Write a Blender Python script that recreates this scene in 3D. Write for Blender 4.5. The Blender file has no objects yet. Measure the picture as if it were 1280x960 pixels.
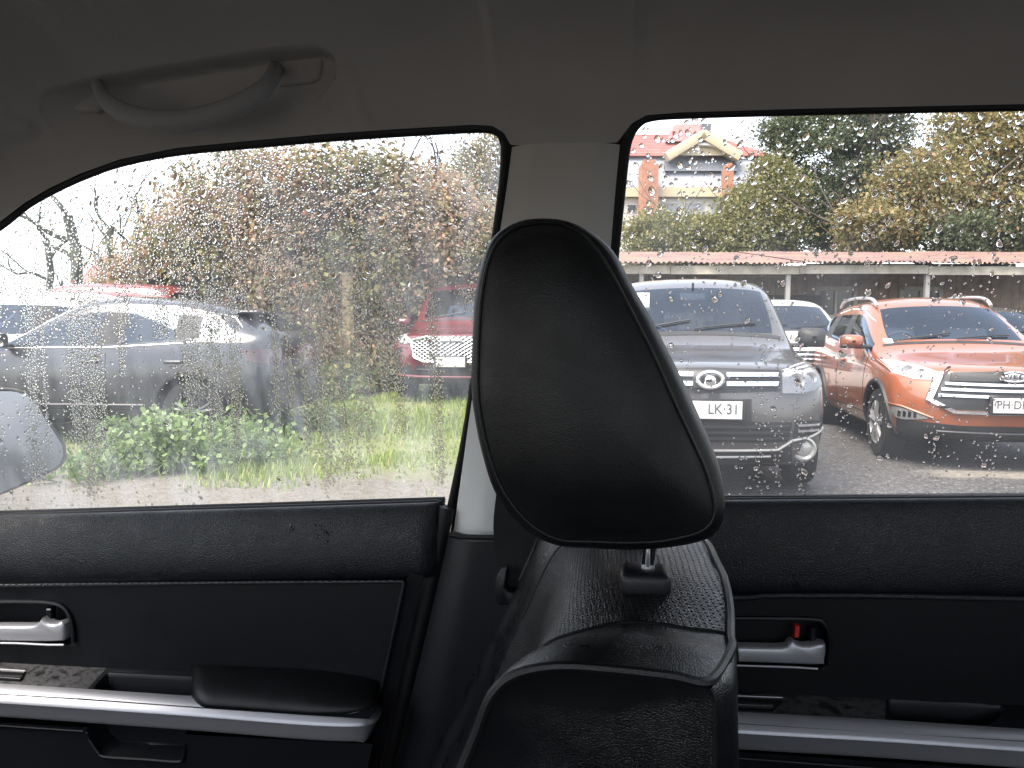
import bpy, bmesh, math, random
import numpy as np
from mathutils import Vector, Matrix
from mathutils.bvhtree import BVHTree

# ------------------------------------------------------------------ camera, sky, sun, exposure
R = math.radians
scene = bpy.context.scene
col = scene.collection
YAW, PITCH, CAM_Z = R(7.0), R(4.47), 1.30
cam_data = bpy.data.cameras.new('camera')
cam_data.sensor_width = 36.0
cam_data.lens = 27.0
cam_data.clip_start = 0.02
cam_data.clip_end = 3000
cam = bpy.data.objects.new('camera', cam_data)
cam.location = (0, 0, CAM_Z)
cam.rotation_euler = (math.pi / 2 - PITCH, 0, YAW)
col.objects.link(cam)
scene.camera = cam

SUN_EL, SUN_AZ = R(62), R(228)          # azimuth measured from +X towards +Y: behind the camera, to the left
world = bpy.data.worlds.new('World')
scene.world = world
world.use_nodes = True
wn, wl = world.node_tree.nodes, world.node_tree.links
sky = wn.new('ShaderNodeTexSky')
sky.sky_type = 'NISHITA'
sky.sun_disc = False
sky.sun_elevation = SUN_EL
sky.sun_rotation = math.pi / 2 - SUN_AZ
sky.air_density = 1.0
sky.dust_density = 2.0
sky.ozone_density = 1.0
hsv = wn.new('ShaderNodeHueSaturation')   # cloud layer: the overcast sky is nearly colourless
hsv.inputs['Saturation'].default_value = 0.40
wl.new(sky.outputs[0], hsv.inputs['Color'])
wl.new(hsv.outputs[0], wn['Background'].inputs['Color'])
wn['Background'].inputs['Strength'].default_value = 0.10

sun_data = bpy.data.lights.new('sun', 'SUN')
sun_data.energy = 1.5
sun_data.angle = R(40)
sun_data.color = (1.0, 0.91, 0.80)
sun = bpy.data.objects.new('sun', sun_data)
sdir = Vector((math.cos(SUN_EL) * math.cos(SUN_AZ), math.cos(SUN_EL) * math.sin(SUN_AZ), math.sin(SUN_EL)))
sun.rotation_euler = sdir.to_track_quat('Z', 'Y').to_euler()
col.objects.link(sun)

vs = scene.view_settings
vs.view_transform = 'Standard'
vs.look = 'None'
vs.exposure = 2.75
vs.gamma = 1.0
vs.use_curve_mapping = False
scene.render.engine = 'CYCLES'
cy = scene.cycles
cy.use_denoising = True
cy.max_bounces = 10
cy.diffuse_bounces = 5
cy.glossy_bounces = 4
cy.transmission_bounces = 8
cy.transparent_max_bounces = 24
cy.caustics_reflective = False
cy.caustics_refractive = False
cy.sample_clamp_indirect = 6.0

random.seed(7)
rng = np.random.default_rng(7)

# ------------------------------------------------------------------ helpers
sY, cY, sP, cP = math.sin(YAW), math.cos(YAW), math.sin(PITCH), math.cos(PITCH)
FWD = np.array((-sY * cP, cY * cP, -sP))
RGT = np.array((cY, sY, 0.0))
UPV = np.array((-sY * sP, cY * sP, cP))
EYE = np.array((0, 0, CAM_Z))

def ray(px, py):
    return FWD + RGT * ((px - 640) / 960.0) + UPV * ((480 - py) / 960.0)

def at(px, py, t):
    return EYE + ray(px, py) * t

def onY(px, py, y):
    d = ray(px, py)
    return EYE + d * (y / d[1])

def onS(px, py, f):
    y = 0.95
    for _ in range(30):
        p = onY(px, py, y)
        y = 0.5 * y + 0.5 * f(p[0], p[2])
    return onY(px, py, y)

def proj(P):
    P = np.asarray(P, float) - EYE
    t = P @ FWD
    return 640 + 960 * (P @ RGT) / t, 480 - 960 * (P @ UPV) / t

def ground_at(px, py, z=0.0):
    d = ray(px, py)
    return EYE + d * ((z - CAM_Z) / d[2])

def camxy(X, Y, z=0.0):
    """X metres to the right, Y metres ahead of the eye, levelled."""
    return np.array((X * cY - Y * sY, X * sY + Y * cY, z))

def resample(pts, n):
    pts = np.asarray(pts, float)
    d = np.r_[0, np.cumsum(np.linalg.norm(np.diff(pts, axis=0), axis=1))]
    s = np.linspace(0, d[-1], n)
    return np.stack([np.interp(s, d, pts[:, k]) for k in range(pts.shape[1])], 1)

def catmull(pts, per=6, closed=False):
    pts = [np.asarray(p, float) for p in pts]
    n = len(pts)
    out = []
    for i in range(n if closed else n - 1):
        if closed:
            p0, p1, p2, p3 = pts[i - 1], pts[i], pts[(i + 1) % n], pts[(i + 2) % n]
        else:
            p1, p2 = pts[i], pts[i + 1]
            p0 = pts[i - 1] if i > 0 else 2 * p1 - p2
            p3 = pts[i + 2] if i + 2 < n else 2 * p2 - p1
        for k in range(per):
            t = k / per
            out.append(0.5 * (2 * p1 + (p2 - p0) * t + (2 * p0 - 5 * p1 + 4 * p2 - p3) * t * t
                              + (3 * p1 - p0 - 3 * p2 + p3) * t ** 3))
    if not closed:
        out.append(pts[-1])
    return np.array(out)

def sstep(a, b, x):
    t = np.clip((np.asarray(x, float) - a) / (b - a), 0, 1)
    return t * t * (3 - 2 * t)

def sdf_poly(P, poly):
    """signed distance (positive inside) of points P (n,2) to polygon"""
    P = np.asarray(P, float); poly = np.asarray(poly, float)
    d = np.full(len(P), 1e9); inside = np.zeros(len(P), bool)
    for i in range(len(poly)):
        a, b = poly[i], poly[(i + 1) % len(poly)]
        e = b - a; w = P - a
        h = np.clip((w @ e) / max(e @ e, 1e-12), 0, 1)
        d = np.minimum(d, np.linalg.norm(w - h[:, None] * e, axis=1))
        c = ((a[1] > P[:, 1]) != (b[1] > P[:, 1]))
        xx = a[0] + (P[:, 1] - a[1]) * e[0] / (e[1] if abs(e[1]) > 1e-12 else 1e-12)
        inside ^= c & (P[:, 0] < xx)
    return np.where(inside, d, -d)

class MB:
    """collects shapes, builds ONE mesh object"""
    def __init__(s):
        s.v, s.f, s.n = [], [], 0
    def add(s, v, f):
        v = np.asarray(v, float).reshape(-1, 3)
        s.v.append(v)
        s.f.extend([tuple(int(i) + s.n for i in q) for q in f])
        s.n += len(v)
        return s
    def grid(s, G, close_u=False, close_v=False, flip=False):
        G = np.asarray(G, float)
        nu, nv = G.shape[:2]
        f = []
        for i in range(nu if close_u else nu - 1):
            for j in range(nv if close_v else nv - 1):
                a, b = i * nv + j, i * nv + (j + 1) % nv
                c, d = ((i + 1) % nu) * nv + (j + 1) % nv, ((i + 1) % nu) * nv + j
                f.append((a, d, c, b) if flip else (a, b, c, d))
        return s.add(G.reshape(-1, 3), f)
    def box(s, c, size, rot=None):
        c = np.asarray(c, float); h = np.asarray(size, float) / 2
        v = np.array([(x, y, z) for x in (-1, 1) for y in (-1, 1) for z in (-1, 1)], float) * h
        if rot is not None:
            v = v @ np.asarray(rot).T
        return s.add(v + c, [(0, 1, 3, 2), (4, 6, 7, 5), (0, 4, 5, 1), (2, 3, 7, 6), (0, 2, 6, 4), (1, 5, 7, 3)])
    def rbox(s, c, size, r=0.01):
        """box with chamfered edges (all three axes)"""
        c = np.asarray(c, float); h = np.asarray(size, float) / 2
        bm = bmesh.new()
        bmesh.ops.create_cube(bm, size=1)
        for v in bm.verts:
            v.co = Vector(2 * np.array(v.co) * h)
        bmesh.ops.bevel(bm, geom=bm.edges[:], offset=r, segments=3, profile=0.5, affect='EDGES')
        bm.verts.index_update()
        s.add([np.array(v.co) + c for v in bm.verts], [[v.index for v in f.verts] for f in bm.faces])
        bm.free()
        return s
    def tube(s, pts, r, n=8, closed=False, caps=True, flat=None):
        pts = np.asarray(pts, float)
        m = len(pts)
        r = np.full(m, r) if np.isscalar(r) else np.asarray(r, float)
        if closed:
            T = np.roll(pts, -1, 0) - np.roll(pts, 1, 0)
        else:
            T = np.gradient(pts, axis=0)
        T /= np.maximum(np.linalg.norm(T, axis=1), 1e-9)[:, None]
        up = np.array((0, 0, 1.0)) if abs(T[0][2]) < 0.9 else np.array((0, 1.0, 0))
        G = []
        N = np.cross(T[0], up); N /= np.linalg.norm(N)
        for i in range(m):
            N = N - T[i] * (N @ T[i]); N /= max(np.linalg.norm(N), 1e-9)
            B = np.cross(T[i], N)
            a = np.linspace(0, 2 * math.pi, n, endpoint=False)
            fx = 1.0 if flat is None else flat
            G.append(pts[i] + r[i] * (np.cos(a)[:, None] * N * fx + np.sin(a)[:, None] * B))
        base = s.n
        s.grid(np.array(G), close_u=closed, close_v=True)
        if caps and not closed:
            s.f.append(tuple(base + k for k in range(n))[::-1])
            s.f.append(tuple(base + (m - 1) * n + k for k in range(n)))
        return s
    def lathe(s, prof, axis_o, axis_d, n=24):
        """prof: list of (radius, along)"""
        o = np.asarray(axis_o, float); d = np.asarray(axis_d, float); d /= np.linalg.norm(d)
        u = np.cross(d, (0, 0, 1.0) if abs(d[2]) < 0.9 else (0, 1.0, 0)); u /= np.linalg.norm(u)
        w = np.cross(d, u)
        a = np.linspace(0, 2 * math.pi, n, endpoint=False)
        G = [o + d * h + r * (np.cos(a)[:, None] * u + np.sin(a)[:, None] * w) for r, h in prof]
        return s.grid(np.array(G), close_v=True)
    def slab(s, poly, off, bev=0.002):
        """poly: 3-D outline; extruded along -off (front at poly, back at poly+off) with a bevelled front edge"""
        P = np.asarray(poly, float); off = np.asarray(off, float); n = len(P)
        nrm = off / np.linalg.norm(off)
        T = np.roll(P, -1, 0) - np.roll(P, 1, 0)
        T /= np.maximum(np.linalg.norm(T, axis=1), 1e-9)[:, None]
        I = np.cross(T, nrm)
        cen = P.mean(0)
        if np.sum(np.einsum('ij,ij->i', I, cen - P)) < 0:
            I = -I
        rings = [P + off, P + nrm * bev, P + I * bev * 0.35 + nrm * bev * 0.3, P + I * bev]
        base = s.n
        s.grid(np.array(rings), close_v=True)
        s.f.append(tuple(base + 3 * n + k for k in range(n)))
        s.f.append(tuple(base + k for k in range(n))[::-1])
        return s
    def build(s, name, mat, parent=None, smooth=True, angle=40):
        me = bpy.data.meshes.new(name)
        V = np.concatenate(s.v) if s.v else np.zeros((0, 3))
        me.from_pydata(V.tolist(), [], s.f)
        return finish(name, me, mat, parent, smooth, angle)

def finish(name, me, mat, parent=None, smooth=True, angle=40):
    bm = bmesh.new(); bm.from_mesh(me)
    bmesh.ops.recalc_face_normals(bm, faces=bm.faces)
    if smooth:
        ca = R(angle)
        for f in bm.faces:
            f.smooth = True
        for e in bm.edges:
            if len(e.link_faces) == 2 and e.calc_face_angle(0) > ca:
                e.smooth = False
    bm.to_mesh(me); bm.free()
    o = bpy.data.objects.new(name, me)
    for m in (mat if isinstance(mat, (list, tuple)) else [mat]):
        if m is not None:
            me.materials.append(m)
    col.objects.link(o)
    if parent is not None:
        o.parent = parent
    return o

def empty(name, loc=(0, 0, 0), rz=0.0):
    o = bpy.data.objects.new(name, None)
    o.empty_display_size = 0.2
    o.location = loc
    o.rotation_euler = (0, 0, rz)
    col.objects.link(o)
    return o

def tag(o, label=None, cat=None, group=None, kind=None):
    if label: o['label'] = label
    if cat: o['category'] = cat
    if group: o['group'] = group
    if kind: o['kind'] = kind
    return o

def copy_tree(o, parent=None):
    c = o.copy(); col.objects.link(c); c.parent = parent
    for ch in [x for x in bpy.data.objects if x.parent == o]:
        copy_tree(ch, c)
    return c

def text_mesh(txt, size, name, mat, parent, loc, rot, align='CENTER', depth=0.002, sx=1.0):
    cu = bpy.data.curves.new(name, 'FONT')
    cu.body = txt; cu.size = size; cu.align_x = align; cu.align_y = 'CENTER'; cu.extrude = depth
    tmp = bpy.data.objects.new(name + '_tmp', cu)
    col.objects.link(tmp)
    dg = bpy.context.evaluated_depsgraph_get()
    me = bpy.data.meshes.new_from_object(tmp.evaluated_get(dg))
    bpy.data.objects.remove(tmp)
    me.materials.clear()
    o = bpy.data.objects.new(name, me)
    me.materials.append(mat)
    col.objects.link(o)
    o.parent = parent
    o.location = loc; o.rotation_euler = rot; o.scale = (sx, 1, 1)
    return o

# ------------------------------------------------------------------ materials
M = {}
def mat(name):
    m = bpy.data.materials.new(name); m.use_nodes = True
    M[name] = m
    nt = m.node_tree
    return m, nt.nodes, nt.links, nt.nodes['Principled BSDF']

def ramp(n, l, src, stops, interp='LINEAR'):
    r = n.new('ShaderNodeValToRGB')
    r.color_ramp.interpolation = interp
    while len(r.color_ramp.elements) < len(stops):
        r.color_ramp.elements.new(0.5)
    for e, (p, c) in zip(r.color_ramp.elements, stops):
        e.position = p; e.color = (*c, 1) if len(c) == 3 else c
    if src is not None:
        l.new(src, r.inputs[0])
    return r

def coords(n, l, scale=(1, 1, 1), kind='Object'):
    t = n.new('ShaderNodeTexCoord'); mp = n.new('ShaderNodeMapping')
    mp.inputs['Scale'].default_value = scale
    l.new(t.outputs[kind], mp.inputs[0])
    return mp.outputs[0]

def noise(n, l, vec, scale, detail=3, rough=0.5):
    t = n.new('ShaderNodeTexNoise')
    t.inputs['Scale'].default_value = scale; t.inputs['Detail'].default_value = detail
    t.inputs['Roughness'].default_value = rough
    if vec is not None: l.new(vec, t.inputs['Vector'])
    return t.outputs['Fac']

def voro(n, l, vec, scale, feature='F1', out='Distance'):
    t = n.new('ShaderNodeTexVoronoi'); t.feature = feature
    t.inputs['Scale'].default_value = scale
    if vec is not None: l.new(vec, t.inputs['Vector'])
    return t.outputs[out]

def math_(n, l, op, a, b=0.0, clamp=False):
    t = n.new('ShaderNodeMath'); t.operation = op; t.use_clamp = clamp
    for i, x in enumerate((a, b)):
        if hasattr(x, 'is_linked'): l.new(x, t.inputs[i])
        else: t.inputs[i].default_value = x
    return t.outputs[0]

def bump(n, l, bs, height, strength=0.3, dist=0.001):
    b = n.new('ShaderNodeBump')
    b.inputs['Strength'].default_value = strength; b.inputs['Distance'].default_value = dist
    l.new(height, b.inputs['Height']); l.new(b.outputs[0], bs.inputs['Normal'])
    return b

def simple(name, c, rough=0.5, metal=0.0, spec=0.5, var=0.0, vscale=8.0, coat=0.0, bmp=0.0, bscale=200.0):
    m, n, l, b = mat(name)
    b.inputs['Roughness'].default_value = rough
    b.inputs['Metallic'].default_value = metal
    b.inputs['Specular IOR Level'].default_value = spec
    b.inputs['Coat Weight'].default_value = coat
    b.inputs['Coat Roughness'].default_value = 0.04
    v = coords(n, l)
    f = noise(n, l, v, vscale, 4)
    k = max(var, 0.04)
    r = ramp(n, l, f, [(0.3, tuple(x * (1 - k) for x in c)), (0.7, tuple(min(1, x * (1 + k)) for x in c))])
    l.new(r.outputs[0], b.inputs['Base Color'])
    if bmp:
        bump(n, l, b, noise(n, l, v, bscale, 2), bmp, 0.001)
    return m

def leather(name, c, rough, scale, strength, perf=False, spec=.5):
    m, n, l, b = mat(name)
    v = coords(n, l)
    f = noise(n, l, v, 6, 3)
    r = ramp(n, l, f, [(0.3, tuple(x * .8 for x in c)), (0.75, tuple(x * 1.2 for x in c))])
    l.new(r.outputs[0], b.inputs['Base Color'])
    rr = ramp(n, l, noise(n, l, v, 30, 3), [(0.3, (rough - .06,) * 3), (0.7, (rough + .08,) * 3)])
    l.new(rr.outputs[0], b.inputs['Roughness'])
    b.inputs['Specular IOR Level'].default_value = spec
    # pebbled grain, coarse enough to read, over a finer wrinkle
    e = voro(n, l, v, scale, 'DISTANCE_TO_EDGE')
    e2 = math_(n, l, 'MINIMUM', e, 0.25)
    e3 = math_(n, l, 'MULTIPLY', e2, 3.0)
    h = math_(n, l, 'ADD', e3, math_(n, l, 'MULTIPLY', noise(n, l, v, scale * .35, 3), 1.2))
    bump(n, l, b, h, strength, 0.0006)
    if perf:
        pass
    return m

# cabin
simple('headliner', (0.51, 0.515, 0.52), 0.95, var=.05, spec=.15, bmp=.5, bscale=700)
simple('pillar_plastic', (0.58, 0.58, 0.575), 0.55, var=.03, spec=.35, bmp=.25, bscale=900)
simple('handle_plastic', (0.37, 0.38, 0.395), 0.6, var=.03, spec=.3, bmp=.2, bscale=900)
leather('seat_leather', (0.0032, 0.0037, 0.0048), 0.30, 560, .34, spec=.5)
leather('seat_leather_soft', (0.0024, 0.0028, 0.0036), 0.42, 620, .22, spec=.30)
leather('door_soft', (0.0042, 0.0054, 0.0078), 0.45, 330, .7, spec=.38)
leather('door_insert', (0.0032, 0.0040, 0.0052), 0.55, 600, .15, spec=.22)
simple('hard_plastic', (0.0045, 0.0055, 0.0074), 0.45, var=.1, spec=.3, bmp=.2, bscale=900)
simple('dark_gloss', (0.008, 0.008, 0.009), 0.25, spec=.5)
simple('rubber', (0.006, 0.006, 0.007), 0.6, spec=.35)
simple('webbing', (0.012, 0.012, 0.013), 0.8, spec=.2, bmp=.5, bscale=900)
simple('silver_paint', (0.40, 0.40, 0.42), 0.42, metal=.55, var=.03, bmp=.06, bscale=1200)
simple('chrome', (0.82, 0.82, 0.84), 0.08, metal=1.0)
simple('red_paint_mark', (0.55, 0.02, 0.012), 0.5)
simple('thread', (0.10, 0.10, 0.105), 0.7)
simple('carpet', (0.03, 0.03, 0.032), 0.95, spec=.1, bmp=.6, bscale=500)
simple('mirror_glass', (0.23, 0.25, 0.28), 0.5, metal=1.0)

# perforated panel of the seat: rows of punched pin holes
m, n, l, b = mat('perforated_leather')
v = coords(n, l)
b.inputs['Roughness'].default_value = 0.30
t = n.new('ShaderNodeTexCoord')
mp = n.new('ShaderNodeMapping'); mp.inputs['Scale'].default_value = (210, 210, 0)
sx3 = n.new('ShaderNodeSeparateXYZ'); l.new(t.outputs['Object'], sx3.inputs[0])
cb3 = n.new('ShaderNodeCombineXYZ'); l.new(math_(n, l, 'ADD', sx3.outputs[0], sx3.outputs[2]), cb3.inputs[0]); l.new(sx3.outputs[1], cb3.inputs[1])
l.new(cb3.outputs[0], mp.inputs[0])
frac = n.new('ShaderNodeVectorMath'); frac.operation = 'FRACTION'; l.new(mp.outputs[0], frac.inputs[0])
sub = n.new('ShaderNodeVectorMath'); sub.operation = 'SUBTRACT'; sub.inputs[1].default_value = (.5, .5, 0)
l.new(frac.outputs[0], sub.inputs[0])
ln = n.new('ShaderNodeVectorMath'); ln.operation = 'LENGTH'; l.new(sub.outputs[0], ln.inputs[0])
hole = ramp(n, l, ln.outputs['Value'], [(0.145, (0, 0, 0)), (0.25, (1, 1, 1))])
cm = n.new('ShaderNodeMix'); cm.data_type = 'RGBA'
l.new(hole.outputs[0], cm.inputs[0]); cm.inputs[6].default_value = (.001, .001, .001, 1); cm.inputs[7].default_value = (0.0075, 0.0078, 0.0085, 1)
l.new(cm.outputs[2], b.inputs['Base Color'])
e = math_(n, l, 'MINIMUM', voro(n, l, v, 420, 'DISTANCE_TO_EDGE'), .25)
h = math_(n, l, 'ADD', math_(n, l, 'MULTIPLY', e, 3.0), math_(n, l, 'MULTIPLY', hole.outputs[0], 1.2))
bump(n, l, b, h, .5, .0007)
l.new(math_(n, l, 'MULTIPLY', hole.outputs[0], .55), b.inputs['Specular IOR Level'])

# wood-look / burl film on the switch panel
m, n, l, b = mat('burl_film')
v = coords(n, l, (40, 40, 120))
f = noise(n, l, v, 1.6, 5, .65)
r = ramp(n, l, f, [(0.38, (.012, .012, .013)), (0.52, (.08, .08, .082)), (0.62, (.02, .02, .021))])
l.new(r.outputs[0], b.inputs['Base Color']); b.inputs['Roughness'].default_value = .3

def pane_material(name, film, tint, streak_scale, lo):
    """thin wet pane: clear glass with a patchy film of condensation"""
    m, n, l, b = mat(name)
    n.remove(b)
    out = n['Material Output']
    tr = n.new('ShaderNodeBsdfTransparent'); tr.inputs[0].default_value = (*tint, 1)
    gl = n.new('ShaderNodeBsdfGlossy'); gl.inputs['Roughness'].default_value = .02
    fr = n.new('ShaderNodeFresnel'); fr.inputs[0].default_value = 1.3
    mx = n.new('ShaderNodeMixShader'); l.new(fr.outputs[0], mx.inputs[0]); l.new(tr.outputs[0], mx.inputs[1]); l.new(gl.outputs[0], mx.inputs[2])
    tl = n.new('ShaderNodeBsdfTranslucent'); tl.inputs[0].default_value = (.92, .92, .92, 1)
    v = coords(n, l, (1, 1, 1))
    vs_ = coords(n, l, streak_scale)
    a = ramp(n, l, noise(n, l, vs_, 1.0, 2, .5), [(0.25, (lo,) * 3), (0.75, (1, 1, 1))])
    g = ramp(n, l, noise(n, l, v, 4.0, 2, .5), [(0.35, (0.3,) * 3), (0.65, (1, 1, 1))])
    fac = math_(n, l, 'MULTIPLY', math_(n, l, 'MULTIPLY', a.outputs[0], g.outputs[0]), film)
    m2 = n.new('ShaderNodeMixShader')
    l.new(fac, m2.inputs[0]); l.new(mx.outputs[0], m2.inputs[1]); l.new(tl.outputs[0], m2.inputs[2])
    l.new(m2.outputs[0], out.inputs['Surface'])
    return m
pane_material('misted_pane', .31, (.96, .96, .95), (46, 46, 2.6), .12)
pane_material('wet_pane', .10, (.96, .96, .95), (20, 20, 4), .6)

m, n, l, b = mat('water_drop')
b.inputs['Base Color'].default_value = (1, 1, 1, 1)
b.inputs['Roughness'].default_value = 0.0
b.inputs['IOR'].default_value = 1.33
b.inputs['Transmission Weight'].default_value = 1.0

# vehicles
def paint(name, c, metal=.35, rough=.32):
    m, n, l, b = mat(name)
    v = coords(n, l)
    f = noise(n, l, v, 900, 2)
    r = ramp(n, l, f, [(0.35, tuple(x * .88 for x in c)), (0.65, tuple(min(1, x * 1.12) for x in c))])
    dirt = ramp(n, l, noise(n, l, v, 3.5, 5, .6), [(0.45, (0, 0, 0)), (0.8, (.25, .25, .25))])
    mx = n.new('ShaderNodeMix'); mx.data_type = 'RGBA'
    l.new(dirt.outputs[0], mx.inputs[0]); l.new(r.outputs[0], mx.inputs[6]); mx.inputs[7].default_value = (.16, .14, .12, 1)
    l.new(mx.outputs[2], b.inputs['Base Color'])
    b.inputs['Metallic'].default_value = metal
    b.inputs['Roughness'].default_value = rough
    b.inputs['Coat Weight'].default_value = 1.0
    cr = ramp(n, l, noise(n, l, v, 60, 3), [(0.4, (.03,) * 3), (0.75, (.12,) * 3)])
    l.new(cr.outputs[0], b.inputs['Coat Roughness'])
    bump(n, l, b, noise(n, l, v, 140, 2), .06, .002)
    return m
paint('paint_grey', (0.060, 0.055, 0.056), .4)
paint('paint_orange', (0.26, 0.075, 0.030), .2)
paint('paint_red', (0.11, 0.008, 0.014), .3)
paint('paint_slate', (0.010, 0.013, 0.020), .3)
paint('paint_white', (0.60, 0.60, 0.58), .0)
paint('paint_pinkred', (0.22, 0.03, 0.032), .1)
paint('paint_black', (0.02, 0.021, 0.024), .2)
simple('trim_black', (0.018, 0.018, 0.019), 0.55, var=.15, spec=.4)
simple('grille_black', (0.012, 0.012, 0.013), 0.45, var=.2)
simple('well_black', (0.008, 0.008, 0.008), 0.9, spec=.1)
simple('tyre', (0.018, 0.018, 0.018), 0.8, var=.25, spec=.3, bmp=.4, bscale=120)
simple('alloy', (0.50, 0.50, 0.51), 0.35, metal=.8, var=.08)
simple('alloy_dark', (0.06, 0.06, 0.065), 0.4, metal=.6)
simple('plate_white', (0.50, 0.49, 0.47), 0.5, var=.05)
simple('plate_ink', (0.06, 0.06, 0.065), 0.6)
simple('lamp_reflector', (0.58, 0.58, 0.60), 0.5, metal=.0, var=.1, vscale=60)
simple('tail_red', (0.03, 0.003, 0.004), 0.15, coat=1)
simple('fog_lens', (0.24, 0.24, 0.235), 0.15, metal=.3)
simple('car_inside', (0.05, 0.05, 0.055), 0.9, spec=.2)
simple('car_seat_cloth', (0.13, 0.13, 0.14), 0.85, spec=.2)
simple('paper', (0.80, 0.80, 0.77), 0.7)
m, n, l, b = mat('car_glass')
n.remove(b)
tr = n.new('ShaderNodeBsdfTransparent'); tr.inputs[0].default_value = (.60, .68, .78, 1)
gl = n.new('ShaderNodeBsdfGlossy'); gl.inputs['Roughness'].default_value = .03; gl.inputs[0].default_value = (.72, .84, 1, 1)
fr = n.new('ShaderNodeFresnel'); fr.inputs[0].default_value = 1.75
mx = n.new('ShaderNodeMixShader'); l.new(fr.outputs[0], mx.inputs[0]); l.new(tr.outputs[0], mx.inputs[1]); l.new(gl.outputs[0], mx.inputs[2])
l.new(mx.outputs[0], n['Material Output'].inputs['Surface'])
m, n, l, b = mat('lamp_lens')
n.remove(b)
tr = n.new('ShaderNodeBsdfTransparent'); tr.inputs[0].default_value = (.9, .9, .9, 1)
gl = n.new('ShaderNodeBsdfGlossy'); gl.inputs['Roughness'].default_value = .12
fr = n.new('ShaderNodeFresnel'); fr.inputs[0].default_value = 1.35
mx = n.new('ShaderNodeMixShader'); l.new(fr.outputs[0], mx.inputs[0]); l.new(tr.outputs[0], mx.inputs[1]); l.new(gl.outputs[0], mx.inputs[2])
l.new(mx.outputs[0], n['Material Output'].inputs['Surface'])

# plants
def leafmat(name, stops, rough=.55, trans=.25):
    m, n, l, b = mat(name)
    g = n.new('ShaderNodeNewGeometry')
    r = ramp(n, l, g.outputs['Random Per Island'], stops)
    l.new(r.outputs[0], b.inputs['Base Color'])
    b.inputs['Roughness'].default_value = rough
    b.inputs['Specular IOR Level'].default_value = .3
    tl = n.new('ShaderNodeBsdfTranslucent'); l.new(r.outputs[0], tl.inputs[0])
    mx = n.new('ShaderNodeMixShader'); mx.inputs[0].default_value = trans
    l.new(b.outputs[0], mx.inputs[1]); l.new(tl.outputs[0], mx.inputs[2])
    l.new(mx.outputs[0], n['Material Output'].inputs['Surface'])
    return m
leafmat('leaf_vine', [(0, (.28, .17, .12)), (.28, (.36, .245, .17)), (.5, (.33, .26, .165)), (.74, (.23, .25, .13)), (.93, (.42, .30, .18)), (1, (.42, .19, .14))], trans=.35)
leafmat('leaf_evergreen', [(0, (.055, .075, .038)), (.5, (.085, .108, .055)), (1, (.13, .14, .075))], trans=.35)
leafmat('leaf_autumn', [(0, (.14, .145, .06)), (.35, (.19, .18, .075)), (.65, (.235, .195, .085)), (.85, (.27, .19, .09)), (.96, (.31, .18, .10)), (1, (.30, .24, .09))], trans=.38)
leafmat('leaf_yellowgreen', [(0, (.11, .125, .05)), (.45, (.155, .16, .065)), (.85, (.21, .19, .075)), (1, (.28, .225, .075))], trans=.38)
leafmat('leaf_weed', [(0, (.10, .16, .05)), (.5, (.17, .25, .09)), (1, (.25, .32, .14))], trans=.35)
leafmat('grass_blade', [(0, (.17, .24, .055)), (.5, (.24, .32, .085)), (.85, (.31, .36, .12)), (1, (.38, .34, .19))], trans=.42)
simple('bark', (0.085, 0.07, 0.055), .9, var=.35, vscale=6, spec=.2)
simple('bark_grey', (0.075, 0.08, 0.06), .9, var=.35, vscale=5, spec=.2)
simple('post_wood', (0.20, 0.155, 0.085), .85, var=.25, vscale=9, spec=.2)

# buildings
simple('fascia_paint', (0.36, 0.32, 0.255), .7, var=.22, vscale=5)
simple('old_plank', (0.34, 0.25, 0.18), .85, var=.35, vscale=6)
simple('shed_dark', (0.022, 0.02, 0.018), .9, spec=.1)
simple('window_frame_paint', (0.50, 0.47, 0.40), .6, var=.12)
simple('pane_dark', (0.02, 0.022, 0.025), .1)
simple('post_white', (0.30, 0.285, 0.26), .7, var=.12)
m, n, l, b = mat('rusty_sheet')
v = coords(n, l)
r = ramp(n, l, noise(n, l, v, 1.3, 6, .65), [(0.3, (.08, .045, .04)), (0.45, (.15, .085, .075)), (0.58, (.18, .115, .09)), (0.72, (.19, .11, .04))])
l.new(r.outputs[0], b.inputs['Base Color']); b.inputs['Roughness'].default_value = .75
simple('house_cream', (0.44, 0.37, 0.25), .8, var=.06)
simple('house_white', (0.50, 0.475, 0.45), .8, var=.06)
simple('house_zinc', (0.22, 0.23, 0.26), .55, var=.07)
simple('house_dark', (0.10, 0.105, 0.12), .4, var=.1)
simple('brick_red', (0.30, 0.135, 0.085), .85, var=.2, vscale=3)
simple('tile_red', (0.33, 0.11, 0.10), .8, var=.18, vscale=2)
simple('wall_ochre', (0.50, 0.36, 0.16), .8, var=.1)

# ground: tarmac with grit, a pale dirt seam, grass soil
m, n, l, b = mat('lot_ground')
v = coords(n, l, kind='Object')
sep = n.new('ShaderNodeSeparateXYZ'); l.new(v, sep.inputs[0])
X, Y = sep.outputs[0], sep.outputs[1]
big = noise(n, l, v, .9, 4, .6)
grit = voro(n, l, v, 55, 'F1', 'Color')
gs = n.new('ShaderNodeSeparateColor'); l.new(grit, gs.inputs[0])
tar = ramp(n, l, gs.outputs[0], [(0.0, (.024, .0225, .022)), (0.6, (.046, .043, .042)), (0.92, (.08, .074, .07)), (1, (.17, .155, .145))])
dirt = ramp(n, l, noise(n, l, v, 14, 5, .7), [(0.3, (.10, .088, .07)), (0.7, (.22, .197, .165))])
soil = ramp(n, l, noise(n, l, v, 5, 5, .7), [(0.3, (.08, .10, .03)), (0.7, (.16, .17, .065))])
wob = math_(n, l, 'MULTIPLY', math_(n, l, 'SUBTRACT', big, .5), 2.6)
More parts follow.
